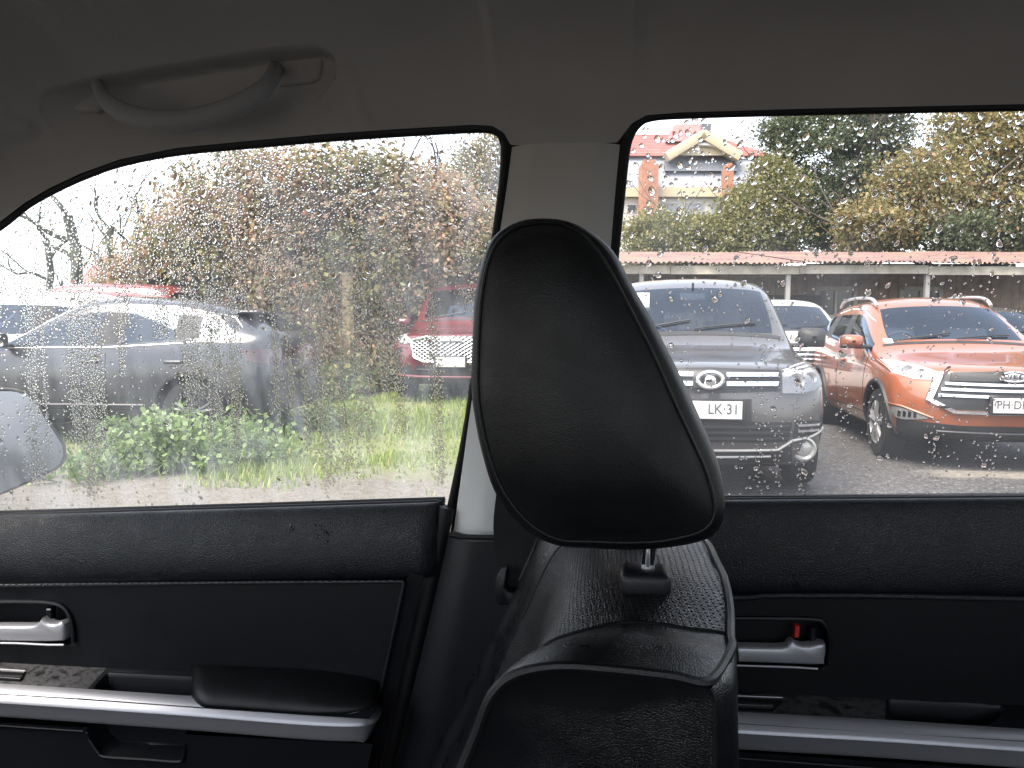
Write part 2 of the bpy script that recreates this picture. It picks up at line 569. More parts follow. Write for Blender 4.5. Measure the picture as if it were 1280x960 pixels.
# pale seam of dirt under the nose of the orange car
dy = math_(n, l, 'ABSOLUTE', math_(n, l, 'SUBTRACT', math_(n, l, 'ADD', Y, math_(n, l, 'MULTIPLY', wob, .12)), 7.05))
seam = ramp(n, l, dy, [(0.12, (1, 1, 1)), (0.22, (0, 0, 0))])
sx_ = ramp(n, l, math_(n, l, 'DIVIDE', X, 10.0), [(0.265, (0, 0, 0)), (0.30, (1, 1, 1))])
seamf = math_(n, l, 'MULTIPLY', seam.outputs[0], sx_.outputs[0])
# gravel with dirt on the left strip
lf = ramp(n, l, math_(n, l, 'ADD', math_(n, l, 'DIVIDE', math_(n, l, 'ADD', X, wob), -6.0), 0.5), [(0.45, (0, 0, 0)), (0.62, (.8, .8, .8))])
fac1 = math_(n, l, 'MAXIMUM', math_(n, l, 'MULTIPLY', seamf, .9), math_(n, l, 'MULTIPLY', lf.outputs[0], .75))
m1 = n.new('ShaderNodeMix'); m1.data_type = 'RGBA'; l.new(fac1, m1.inputs[0]); l.new(tar.outputs[0], m1.inputs[6]); l.new(dirt.outputs[0], m1.inputs[7])
gy = ramp(n, l, math_(n, l, 'DIVIDE', math_(n, l, 'ADD', Y, math_(n, l, 'MULTIPLY', wob, .5)), 10.0), [(0.60, (0, 0, 0)), (0.70, (1, 1, 1))])
gx = ramp(n, l, math_(n, l, 'ADD', math_(n, l, 'DIVIDE', math_(n, l, 'ADD', X, math_(n, l, 'MULTIPLY', wob, .5)), -6.0), 0.5), [(0.50, (0, 0, 0)), (0.60, (1, 1, 1))])
gf = math_(n, l, 'MULTIPLY', gy.outputs[0], gx.outputs[0])
m2 = n.new('ShaderNodeMix'); m2.data_type = 'RGBA'; l.new(gf, m2.inputs[0]); l.new(m1.outputs[2], m2.inputs[6]); l.new(soil.outputs[0], m2.inputs[7])
l.new(m2.outputs[2], b.inputs['Base Color'])
rr = ramp(n, l, big, [(0.4, (.45,) * 3), (0.6, (.8,) * 3)]); l.new(rr.outputs[0], b.inputs['Roughness'])
hh = math_(n, l, 'ADD', voro(n, l, v, 55), math_(n, l, 'MULTIPLY', noise(n, l, v, 4, 4), 2.0))
bump(n, l, b, hh, .7, .012)
# ================================================================== THE CABIN THE PICTURE IS TAKEN FROM
def y_glass(x, z):
    return 1.005 - 0.28 * (z - 1.07) - 0.10 * max(z - 1.07, 0) ** 2
def y_trim(x, z):
    return y_glass(x, z) - 0.022

def line(y, pts):
    return np.array([onY(px, py, y) for px, py in pts])
def line_s(f, pts):
    return np.array([onS(px, py, f) for px, py in pts])

def panel(A, B, nu, nv, disp=None, d=(0, 1, 0), mb=None):
    """ruled sheet between two edges; disp(px,py) pushes it along d"""
    A, B = resample(A, nu), resample(B, nu)
    w = np.linspace(0, 1, nv)[:, None, None]
    G = A[None] * (1 - w) + B[None] * w
    if disp is not None:
        px, py = proj(G.reshape(-1, 3))
        G = G + disp(px, py).reshape(nv, nu, 1) * np.asarray(d, float)
    mb = mb or MB()
    return mb.grid(G)

def recess(poly, depth, w):
    return lambda px, py: depth * sstep(0, w, sdf_poly(np.stack([px, py], 1), poly))

cabin = empty('car', (0, 0, 0))
tag(cabin, 'car cabin seen from inside, pale grey headliner and pillar, black door panels', 'car')

# --- headliner with the grab-handle recess
Apx = [(-200, 420), (-100, 338), (0, 277), (30, 254), (60, 236), (100, 217), (150, 199), (220, 185), (300, 177), (400, 168), (500, 161),
       (590, 156), (615, 157), (630, 166), (638, 181), (660, 182), (720, 180), (772, 178), (779, 168), (790, 154), (808, 144), (850, 140.5), (1000, 136), (1280, 130), (1500, 125)]
A = line_s(y_trim, Apx)
last = A[-1]
A = np.vstack([A, [last + (1.3, -.02, 0)]])
A = resample(A, 1000)
k = 171
pad = np.pad(A, ((k // 2, k // 2), (0, 0)), mode='edge')
S = np.stack([np.convolve(pad[:, j], np.ones(k) / k, 'valid') for j in range(3)], 1)
S[:, 2] = np.maximum(S[:, 2], A[:, 2])
sec = [(0, 0), (-.004, .010), (-.010, .022), (-.018, .036), (-.028, .050), (-.040, .063), (-.056, .075), (-.076, .086), (-.100, .095),
       (-.13, .103), (-.17, .111), (-.22, .118), (-.30, .126), (-.40, .133), (-.55, .139), (-.75, .140), (-.95, .128), (-1.10, .10), (-1.18, .06), (-1.215, .0)]
secf = np.vstack([resample(catmull(sec[:12], 6), 110), np.array(sec[12:])])
G = []
for i, (dy, dz) in enumerate(secf):
    kblend = min(1.0, dz / .05) if i < 110 else 1.0
    base = A * (1 - kblend) + S * kblend
    base = base.copy(); base[:, 0] = A[:, 0]
    G.append(base + np.array((0, dy, dz)))
G = np.array(G)
px, py = proj(G.reshape(-1, 3))
vis = (G.reshape(-1, 3)[:, 1] > .35)
rp = catmull([(48, 124), (60, 112), (110, 99), (200, 84), (330, 63), (385, 58), (412, 66), (420, 85), (408, 112), (370, 150), (300, 178), (180, 192), (90, 180), (55, 150)], 5, True)
sd = sdf_poly(np.stack([px, py], 1), rp)
fade = (1 - sstep(80, 172, py + (px - 200) * .14)) * sstep(35, 150, px)
dd = np.where(vis, .042 * sstep(-1, 5, sd) * fade, 0)
# soft crease running down from the end of the recess towards the pillar
dc = np.abs((px - (432 + (py - 90) * .42)))
dd -= np.where(vis & (py > 60) & (py < 170), .004 * np.exp(-(dc / 9.0) ** 2) * sstep(60, 85, py) * (1 - sstep(140, 170, py)), 0)
# sun visor pocket bulge at the front edge
sv = sdf_poly(np.stack([px, py], 1), [(-60, 128), (10, 132), (45, 148), (56, 166), (40, 178), (-60, 192)])
dd -= np.where(vis, .006 * sstep(0, 16, sv), 0)
G = G + (dd.reshape(G.shape[0], G.shape[1], 1) * np.array((0, .95, .12)))
hl = MB().grid(G).build('headliner', M['headliner'], cabin, angle=60)

# --- outer roof skin and flanks: keep daylight out of the seams
mb = MB()
O = S + np.array((0, .05, .02))
G2 = np.array([O + np.array((0, dy * 1.06, dz * 1.15 + .015)) for dy, dz in sec])
mb.grid(G2)
mb.build('roof_skin', M['paint_slate'], cabin)
mb = MB()
xs = np.linspace(-1.7, 2.0, 12)
prof = [(1.015, 1.0), (1.055, .97), (1.065, .80), (1.06, .55), (1.03, .32), (.95, .26)]
mb.grid(np.array([[(x, y, z) for x in xs] for y, z in prof]))
mb.build('flank_skin', M['paint_slate'], cabin)
mb = MB().box((.15, .30, .24), (3.7, 1.4, .04))
mb.build('floor_pan', M['carpet'], cabin)
# far (driver's) side: door card, pillar, quarter panels, dash and bulkheads
MB().box((.15, -.44, .66), (3.7, .06, .80)).build('driver_side_panel', M['door_insert'], cabin)
MB().box((.12, -.41, 1.28), (.16, .05, .46)).build('driver_side_pillar', M['pillar_plastic'], cabin)
MB().rbox((-1.30, .30, .66), (.55, 1.36, .66), .06).build('dashboard', M['hard_plastic'], cabin)
MB().box((2.0, .30, .68), (.05, 1.45, .86)).build('tailgate_panel', M['hard_plastic'], cabin)
MB().box((1.45, .93, 1.29), (1.0, .05, .5)).build('quarter_trim', M['pillar_plastic'], cabin)
MB().rbox((1.05, .30, .75), (.22, 1.25, .8), .06).build('rear_bench_back', M['seat_leather'], cabin)
MB().box((-1.25, .94, 1.12), (.5, .10, .22)).build('pillar_foot', M['hard_plastic'], cabin)

# --- grab handle
hpts = [(118, 96), (124, 112), (134, 128), (160, 143), (200, 152), (245, 149), (290, 135), (325, 115), (338, 100), (346, 84)]
depth = [.825, .800, .780, .768, .764, .764, .766, .775, .795, .825]
hp = catmull([onY(px, py, y) for (px, py), y in zip(hpts, depth)], 6)
rad = np.interp(np.linspace(0, 1, len(hp)), [0, .12, .3, .5, .7, .88, 1], [.008, .0085, .0110, .0122, .0110, .0085, .008])
gh = MB().tube(hp, rad, 14, flat=.72).build('grab_handle', M['handle_plastic'], cabin)
for pts in ([(66, 108), (118, 98), (128, 104), (126, 136), (118, 141), (74, 138)], [(340, 70), (398, 66), (404, 72), (398, 98), (388, 104), (348, 108)]):
    MB().slab(line(.827, pts), (0, .06, .01), .0045).build('handle_bracket', M['headliner'], gh)

# --- centre pillar
Lp = [(640, 184), (634, 230), (625, 290), (608, 400), (590, 500), (567, 664)]
Rp = [(775, 181), (771, 220), (765, 290), (757, 400), (750, 500), (744, 664)]
La, Ra = catmull(line_s(y_trim, Lp), 6), catmull(line_s(y_trim, Rp), 6)
nu = 44
La, Ra = resample(La, nu), resample(Ra, nu)
w = np.linspace(0, 1, 26)[:, None, None]
G = La[None] * (1 - w) + Ra[None] * w
bul = (np.clip(np.sin(np.pi * w) * 1.6, 0, 1) ** .8) * .024
G = G - bul * np.array((0, 1, .1))
# oval recess moulded into the trim
px, py = proj(G.reshape(-1, 3))
ov = ((px - 697) / 27.0) ** 2 + ((py - 226) / 10.0) ** 2
G += (.0012 * np.exp(-((ov - 1) / .25) ** 2)).reshape(26, nu, 1) * np.array((0, 1, 0))
pil = MB().grid(G)
pil.build('pillar_trim', M['pillar_plastic'], cabin, angle=60)
Lq = [(561, 669), (545, 740), (525, 825), (506, 905), (488, 985), (465, 1100)]
Rq = [(750, 669), (742, 740), (735, 825), (730, 905), (725, 985), (715, 1100)]
La, Ra = resample(catmull(line(.965, Lq), 6), nu), resample(catmull(line(.965, Rq), 6), nu)
G = La[None] * (1 - w) + Ra[None] * w
G = G - (np.clip(np.sin(np.pi * w) * 1.9, 0, 1) ** .7) * .030 * np.array((0, 1, 0))
lp = MB().grid(G)
lp.grid(np.stack([G[:, 0, :], G[:, 0, :] + np.array((0, .05, -.004))]))
low = lp.build('pillar_trim', M['hard_plastic'], cabin, angle=50)
low['label'] = 'black lower pillar trim'
MB().tube(line(.938, [(562, 668), (575, 671), (610, 672), (650, 672)]), .0035, 8).build('trim_lip', M['hard_plastic'], low)

mb = MB()
bl = line_s(lambda x, z: y_glass(x, z) + .012, [(634, 160), (634, 230), (620, 320), (600, 440), (575, 600), (560, 680)])
br_ = line_s(lambda x, z: y_glass(x, z) + .012, [(790, 150), (780, 230), (772, 320), (762, 440), (752, 600), (745, 680)])
mb.grid(np.array([resample(bl, 20), resample(br_, 20)])).build('pillar_backing', M['rubber'], cabin)  # dark sheet added to close light gaps at the pillar corners

# --- seat belt: webbing, tongue, buckle tail
def strip(center, width, y_list, thick=.0016):
    mb = MB(); Lf, Rt = [], []
    for (cx, cy_), y, wd in zip(center, y_list, width):
        Lf.append(onY(cx - wd / 2, cy_, y)); Rt.append(onY(cx + wd / 2, cy_, y))
    Lf, Rt = catmull(Lf, 5), catmull(Rt, 5)
    off = np.array((0, thick, 0))
    mb.grid(np.array([Lf, Rt, Rt + off, Lf + off]), close_u=True)
    return mb
belt = strip([(676, 420), (664, 500), (652, 610), (650, 670), (660, 745)], [56, 58, 62, 66, 62], [.865, .875, .89, .895, .89]).build('seat_belt', M['webbing'], cabin)
tg = [(619, 753), (618, 735), (620, 722), (625, 714), (633, 711), (635, 714), (634, 724), (632, 735), (636, 739), (668, 744), (700, 748), (700, 762), (660, 760), (632, 757), (623, 757)]
MB().slab(line(.868, tg), (0, .014, 0), .003).build('tongue', M['hard_plastic'], belt)
MB().slab(line(.874, [(632, 755), (640, 762), (645, 775), (643, 800), (640, 830), (690, 830), (690, 760)]), (0, .004, 0), .001).build('stalk', M['hard_plastic'], belt)

# --- doors ----------------------------------------------------------------
PAD = [(.004, -.004), (0, .001), (-.007, .003), (-.014, .000), (-.021, -.010), (-.027, -.026), (-.031, -.046), (-.032, -.064), (-.030, -.080), (-.026, -.090), (-.020, -.095), (-.012, -.096)]
def top_pad(belt_px, parent, scale=1.0, end_taper=True, seed=0):
    B = resample(line(.990, belt_px), 150)
    prof = resample(catmull(PAD, 4), 40) * np.array((1.0, scale))
    n = len(B); G = []
    for i in range(n):
        e = 1.0
        if end_taper:
            d = np.linalg.norm(B[-1] - B[i])
            e = math.sqrt(max(0.0, 1 - (1 - min(d / .028, 1)) ** 2)) * .92 + .08
        G.append([B[i] + np.array((0, dy * e, dz * (1 if dz < -.02 else 1))) for dy, dz in prof])
    G = np.array(G)
    if end_taper:
        px, py = proj(G.reshape(-1, 3))
        px = px.reshape(G.shape[:2]); py = py.reshape(G.shape[:2])
        # scuffs in the vinyl
        r = np.random.default_rng(4)
        for cx, cy_, n_ in ((365, 660, 5), (402, 665, 14), (545, 655, 4)):
            pass
    return MB().grid(G).build('top_pad', M['door_soft'], parent, angle=60)

def strip_sweep(px_pts, ys, parent, h=1.0):
    P = catmull([onY(a, b, y) for (a, b), y in zip(px_pts, ys)], 8)
    prof = resample(catmull([(.024, .0045), (.016, .0045), (.008, .001), (.001, -.0065), (-.0003, -.0095), (.002, -.0125), (.008, -.024), (.013, -.034), (.018, -.039), (.028, -.040)], 4), 28)
    T = np.gradient(P, axis=0); T /= np.linalg.norm(T, axis=1)[:, None]
    N = np.stack([-T[:, 1], T[:, 0], np.zeros(len(T))], 1)      # outward (towards the door) normal
    N /= np.linalg.norm(N, axis=1)[:, None]
    G = np.array([P + N * dy + np.array((0, 0, dz * h)) for dy, dz in prof])
    return MB().grid(G).build('trim_strip', M['silver_paint'], parent, angle=35)

def door_handle(bez, lever, parent, y_face, hl_top):
    MB().tube(catmull(line(y_face - .001, hl_top), 5), .0028, 8).build('handle_bezel', M['hard_plastic'], parent)
    MB().slab(resample(np.vstack([catmull(line(y_face - .004, lever), 3), line(y_face - .004, lever[:1])]), 60)[:-1], (0, .016, 0), .004).build('handle_lever', M['silver_paint'], parent)

def insert_card(top, bot, bezel, parent_name, y):
    f = recess(bezel, .026, 5)
    mb = panel(line(y, top), line(y, bot), 260, 120, f)
    return mb

# front door
bez = [(-60, 753), (58, 753), (76, 757), (86, 768), (91, 785), (92, 803), (86, 806), (-60, 805)]
fd = insert_card([(-160, 735), (0, 733), (250, 730), (507, 727)], [(-160, 1120), (0, 1120), (250, 1120), (420, 1120)], bez, 'door', .962).build('door', M['door_insert'], cabin, angle=60)
fd['label'] = 'front door panel with silver strip'
fpad = top_pad([(-160, 652), (0, 646), (300, 637), (553, 629)], fd)
# scuffed marks in the vinyl of the front pad
r_ = random.Random(3)
def on_pad(px, py):
    # find the pad surface along the view ray
    y = .95
    for _ in range(20):
        p = onY(px, py, y)
        b0 = onY(px, np.interp(px, [0, 300, 553], [646, 637, 629]), .99)
        dz = p[2] - b0[2]
        y = .99 + np.interp(-dz, [-b for a, b in PAD[1:]], [a for a, b in PAD[1:]])
    return onY(px, py, y - .0006)
mb = MB()
for cx, cy_, n_, sp in ((363, 661, 4, 3), (396, 663, 6, 7), (404, 668, 7, 6)):
    for q in range(n_):
        a = (cx + r_.uniform(-sp, sp), cy_ + r_.uniform(-8, 8))
        b_ = (a[0] + r_.uniform(-2, 3), a[1] + r_.uniform(2, 6))
        mb.tube(np.array([on_pad(*a), on_pad((a[0] + b_[0]) / 2 + 1, (a[1] + b_[1]) / 2), on_pad(*b_)]), [.0004, .0011, .0004], 5)
mb.build('scuff', M['dark_gloss'], fd)['kind'] = 'stuff'
MB().tube(catmull(line(.994, [(-160, 652), (0, 646), (300, 637), (520, 630), (543, 629), (552, 632), (556, 645)]), 6), .0052, 10).build('sill_strip', M['rubber'], fd)
MB().tube(catmull(line(1.004, [(-160, 646), (0, 642), (300, 633), (556, 625)]), 6), .0045, 8).build('glass_wiper', M['rubber'], fd)
MB().tube(catmull(line(.957, [(-160, 734), (0, 732), (250, 729), (505, 727)]), 8), .0026, 8).build('seam_welt', M['door_soft'], fd)
mb = MB()
sl = resample(line(.9545, [(0, 732), (250, 729), (500, 727)]), 120)
for i in range(0, 118, 2):
    mb.tube(sl[i:i + 2] + np.array((0, -.0006, .0012)), .0006, 5)
mb.build('stitching', M['thread'], fd)
edge = panel(line(.960, [(507, 727), (498, 765), (484, 830), (466, 910), (440, 1020)]), line(.965, [(546, 640), (528, 727), (506, 820), (487, 905), (462, 1020)]), 50, 8)
edge.build('door_edge', M['hard_plastic'], fd)
MB().tube(catmull(line(.955, [(506, 727), (498, 765), (484, 830), (466, 910), (440, 1020)]), 6), .003, 8).build('edge_welt', M['hard_plastic'], fd)
MB().tube(catmull(line(.985, [(559, 634), (553, 660), (538, 727), (516, 820), (497, 905), (472, 1020)]), 6), .011, 10).build('door_seal', M['rubber'], fd)
door_handle(bez, [(-60, 784), (0, 783), (36, 783), (46, 780), (51, 773), (57, 779), (67, 781), (78, 777), (80, 786), (80, 799), (77, 802), (40, 803), (-60, 801)], fd, .960,
            [(-60, 752), (30, 752), (58, 753), (76, 757), (86, 768), (91, 785), (92, 803)])
MB().tube(line(.955, [(-60, 803), (20, 804), (60, 806), (80, 806)]), .0016, 6).build('bezel_highlight', M['silver_paint'], fd)  # silver tube stands in for the highlight under the lever
MB().slab(line(.968, [(57, 760), (64, 760), (64, 776), (57, 776)]), (0, .01, 0), .001).build('lock_tab', M['hard_plastic'], fd)
MB().slab(line(.9665, [(58, 761), (63, 761), (63, 763), (58, 763)]), (0, .001, 0), .0002).build('lock_mark', M['plate_white'], fd)

def ledge(a, b, cup, depth, nu, nv):
    sd = recess(cup, depth, 5) if cup else None
    return panel(a, b, nu, nv, sd, (0, .1, -1))
sw = ledge(line(.962, [(-160, 818), (0, 828), (133, 835)]), line(.895, [(-160, 857), (0, 868), (97, 874)]), None, 0, 30, 8).build('switch_panel', M['burl_film'], fd)
cup = [(117, 861), (124, 850), (135, 841), (245, 846), (253, 850), (246, 862), (232, 872), (120, 866)]
ledge(line(.962, [(133, 835), (250, 840), (480, 852)]), line(.895, [(97, 874), (250, 885), (462, 899)]), cup, .028, 180, 60).build('pull_cup', M['hard_plastic'], fd)
MB().tube(catmull(line(.957, [(133, 842), (140, 839.5), (190, 842), (243, 845.5), (252, 849)]), 4), .0018, 6).build('cup_rim', M['hard_plastic'], fd)
swp = [onY(a, b, y) for (a, b), y in zip([(-30, 838), (32, 842), (25, 852), (-40, 847)], [.942, .942, .922, .922])]
MB().slab(np.array(swp) + np.array((0, 0, .004)), (0, .001, -.008), .001).build('window_switch', M['dark_gloss'], fd)
MB().tube(np.array(swp[:2]) + np.array((0, 0, .004)), .0011, 6).build('switch_frame', M['silver_paint'], fd)
# armrest cushion
Pb = resample(line(.962, [(240, 842), (300, 844), (380, 848), (476, 857)]), 40)
Pf = resample(line(.896, [(240, 881), (300, 885), (380, 891), (468, 896)]), 40)
G = []
for i in range(40):
    s = i / 39
    e = math.sqrt(max(0, 1 - max(0, (s - .62) / .38) ** 2.2)) * (1 if s > .06 else .55 + .45 * math.sqrt(s / .06))
    e = max(e, .04)
    b0, f0 = Pb[i], Pf[i]
    f0 = b0 + (f0 - b0) * (.55 + .45 * e)
    h = .013 * e + .004
    row = []
    for a, hh in ((0, 0), (.04, .75), (.15, 1), (.4, 1.0), (.7, .85), (.88, .62), (.97, .3), (1.0, 0), (.99, -.2), (.93, -.3), (.6, -.3)):
        row.append(b0 + (f0 - b0) * a + np.array((0, 0, h * hh)))
    G.append(resample(catmull(row, 4), 34))
G = np.array(G)
mb = MB().grid(G)
mb.f.append(tuple(range(34))); mb.f.append(tuple(range(39 * 34, 40 * 34)))
mb.build('armrest', M['seat_leather_soft'], fd, angle=60)
strip_sweep([(-160, 860), (0, 870), (120, 878), (250, 887), (380, 897), (440, 899), (464, 896), (474, 889), (478, 880)],
            [.890, .890, .890, .890, .890, .893, .903, .925, .955], fd)
pk = [(104, 905), (112, 925), (122, 940), (132, 946), (222, 952), (229, 947), (231, 914)]
panel(line(.915, [(-160, 893), (0, 903), (250, 919), (466, 930)]), line(.925, [(-160, 1120), (0, 1120), (250, 1120), (425, 1120)]), 240, 110, recess(pk, .030, 4)).build('lower_panel', M['hard_plastic'], fd)
MB().tube(catmull(line(.9145, [(112, 925), (122, 940), (132, 946), (180, 949), (222, 952), (229, 947), (231, 930)]), 4), .0022, 6).build('pocket_rim', M['hard_plastic'], fd)
MB().tube(line(.912, [(-160, 897), (0, 907), (104, 914)]), .0014, 6).build('panel_joint', M['hard_plastic'], fd)

# rear door
bez = [(850, 774), (1012, 774), (1030, 780), (1038, 800), (1036, 828), (1028, 835), (850, 832)]
rd = insert_card([(735, 742), (925, 744), (1280, 748), (1520, 750)], [(735, 1120), (925, 1120), (1280, 1120), (1520, 1120)], bez, 'door', .962).build('door', M['door_insert'], cabin, angle=60)
rd['label'] = 'rear door panel with red lock mark'
top_pad([(735, 629), (905, 627), (1280, 624), (1520, 622)], rd, 1.22, False)
MB().tube(catmull(line(.994, [(735, 629), (905, 627), (1280, 624), (1520, 622)]), 6), .0052, 10).build('sill_strip', M['rubber'], rd)
MB().tube(catmull(line(1.004, [(735, 625), (905, 623), (1280, 620), (1520, 618)]), 6), .0045, 8).build('glass_wiper', M['rubber'], rd)
MB().tube(catmull(line(.958, [(735, 746), (925, 747), (960, 745), (1100, 745), (1280, 749), (1520, 752)]), 6), .0042, 8).build('seam_welt', M['door_soft'], rd)
door_handle(bez, [(850, 810), (925, 809), (972, 810), (985, 808), (989, 800), (997, 806), (1010, 808), (1030, 804), (1033, 812), (1031, 827), (1026, 832), (960, 830), (850, 826)], rd, .960,
            [(850, 773), (930, 773), (1012, 774), (1030, 780), (1038, 800), (1036, 828)])
MB().tube(line(.955, [(850, 830), (925, 832), (990, 834), (1022, 836)]), .0014, 6).build('bezel_highlight', M['silver_paint'], rd)  # same silver tube as a painted highlight on the rear handle
MB().slab(line(.966, [(994, 783), (1000, 783), (999, 797), (993, 797)]), (0, .01, 0), .001).build('lock_mark', M['red_paint_mark'], rd)
MB().slab(line(.968, [(1013, 786), (1020, 785), (1020, 805), (1013, 805)]), (0, .01, 0), .001).build('lock_tab', M['hard_plastic'], rd)
ledge(line(.962, [(735, 857), (925, 866), (1108, 874)]), line(.895, [(735, 893), (925, 905), (1105, 916)]), None, 0, 30, 8).build('switch_panel', M['burl_film'], rd)
cup = [(1110, 874), (1180, 877), (1252, 881), (1258, 886), (1246, 899), (1236, 906), (1122, 900), (1112, 892)]
ledge(line(.962, [(1108, 874), (1280, 882), (1520, 894)]), line(.895, [(1105, 916), (1280, 927), (1520, 942)]), cup, .030, 180, 60).build('pull_cup', M['hard_plastic'], rd)
swp = [onY(a, b, y) for (a, b), y in zip([(880, 872), (978, 876), (966, 886), (880, 882)], [.94, .94, .92, .92])]
MB().slab(np.array(swp) + np.array((0, 0, .004)), (0, .001, -.008), .001).build('window_switch', M['dark_gloss'], rd)
MB().tube(np.array(swp[:2]) + np.array((0, 0, .004)), .0009, 6).build('switch_frame', M['silver_paint'], rd)
strip_sweep([(735, 895), (925, 907), (1105, 917), (1280, 929), (1520, 944)], [.890] * 5, rd)
panel(line(.915, [(735, 928), (925, 940), (1280, 964), (1520, 980)]), line(.925, [(735, 1120), (925, 1120), (1280, 1120), (1520, 1120)]), 60, 20).build('lower_panel', M['hard_plastic'], rd)
MB().tube(line(.912, [(735, 936), (925, 948), (1115, 962)]), .0014, 6).build('panel_joint', M['hard_plastic'], rd)

# --- window panes, seals and rain
FW = [(-160, 660), (-160, 400), (-80, 338), (0, 287), (30, 262), (60, 244), (100, 225), (150, 207), (220, 193), (300, 185), (400, 176), (500, 169), (590, 164), (612, 165),
      (622, 170), (627, 182), (625, 215), (619, 262), (609, 330), (595, 430), (577, 540), (566, 595), (556, 645)]
RW = [(748, 640), (752, 560), (760, 440), (770, 330), (779, 240), (785, 190), (790, 172), (799, 159), (815, 151.5), (860, 148), (1000, 144), (1280, 138), (1520, 133), (1520, 634)]
def pane(poly, name, mat_, parent):
    P = np.array([onS(px, py, y_glass) for px, py in poly])
    # triangulated planar-ish sheet with inner rows for the curvature
    xs, zs = P[:, 0], P[:, 2]
    mb = MB(); nu_, nv_ = 90, 60
    g = []
    for j in range(nv_):
        z = zs.min() + (zs.max() - zs.min()) * j / (nv_ - 1)
        hits = []
        zz = min(max(z, zs.min() + 1e-4), zs.max() - 1e-4)
        for i in range(len(P)):
            a, b = P[i], P[(i + 1) % len(P)]
            if (a[2] > zz) != (b[2] > zz):
                hits.append(a[0] + (zz - a[2]) * (b[0] - a[0]) / (b[2] - a[2]))
        x0, x1 = min(hits), max(hits)
        g.append([(x, y_glass(x, z), z) for x in np.linspace(x0, x1, nu_)])
    mb.grid(np.array(g))
    return mb.build(name, mat_, parent)
pane(FW, 'window_pane', M['misted_pane'], fd)
pane(RW, 'window_pane', M['wet_pane'], rd)
def seal(path, parent, rad=.0075, off=.012, flat=.8):
    P = catmull([onS(px, py, lambda x, z: y_glass(x, z) - off) for px, py in path], 5)
    MB().tube(P, rad, 10, flat=flat).build('window_seal', M['rubber'], parent)
seal([(-160, 396), (-80, 333), (0, 281.5), (30, 257.5), (60, 239.5), (100, 220.5), (150, 202.5), (220, 188.5), (300, 180.5), (400, 171.5), (500, 164.5), (590, 159.5), (615, 160.5), (627, 167), (632, 180)], fd, .0062)
seal([(632, 176), (630.5, 215), (625, 262), (615, 330), (601, 430), (583, 540), (572, 595), (558, 660)], fd, .0068)
seal([(748, 660), (750, 560), (757, 440), (767, 330), (776, 240), (781.5, 190), (787, 169), (797, 154), (814, 145.5), (860, 142), (1000, 138), (1280, 132), (1520, 127)], rd, .0068)

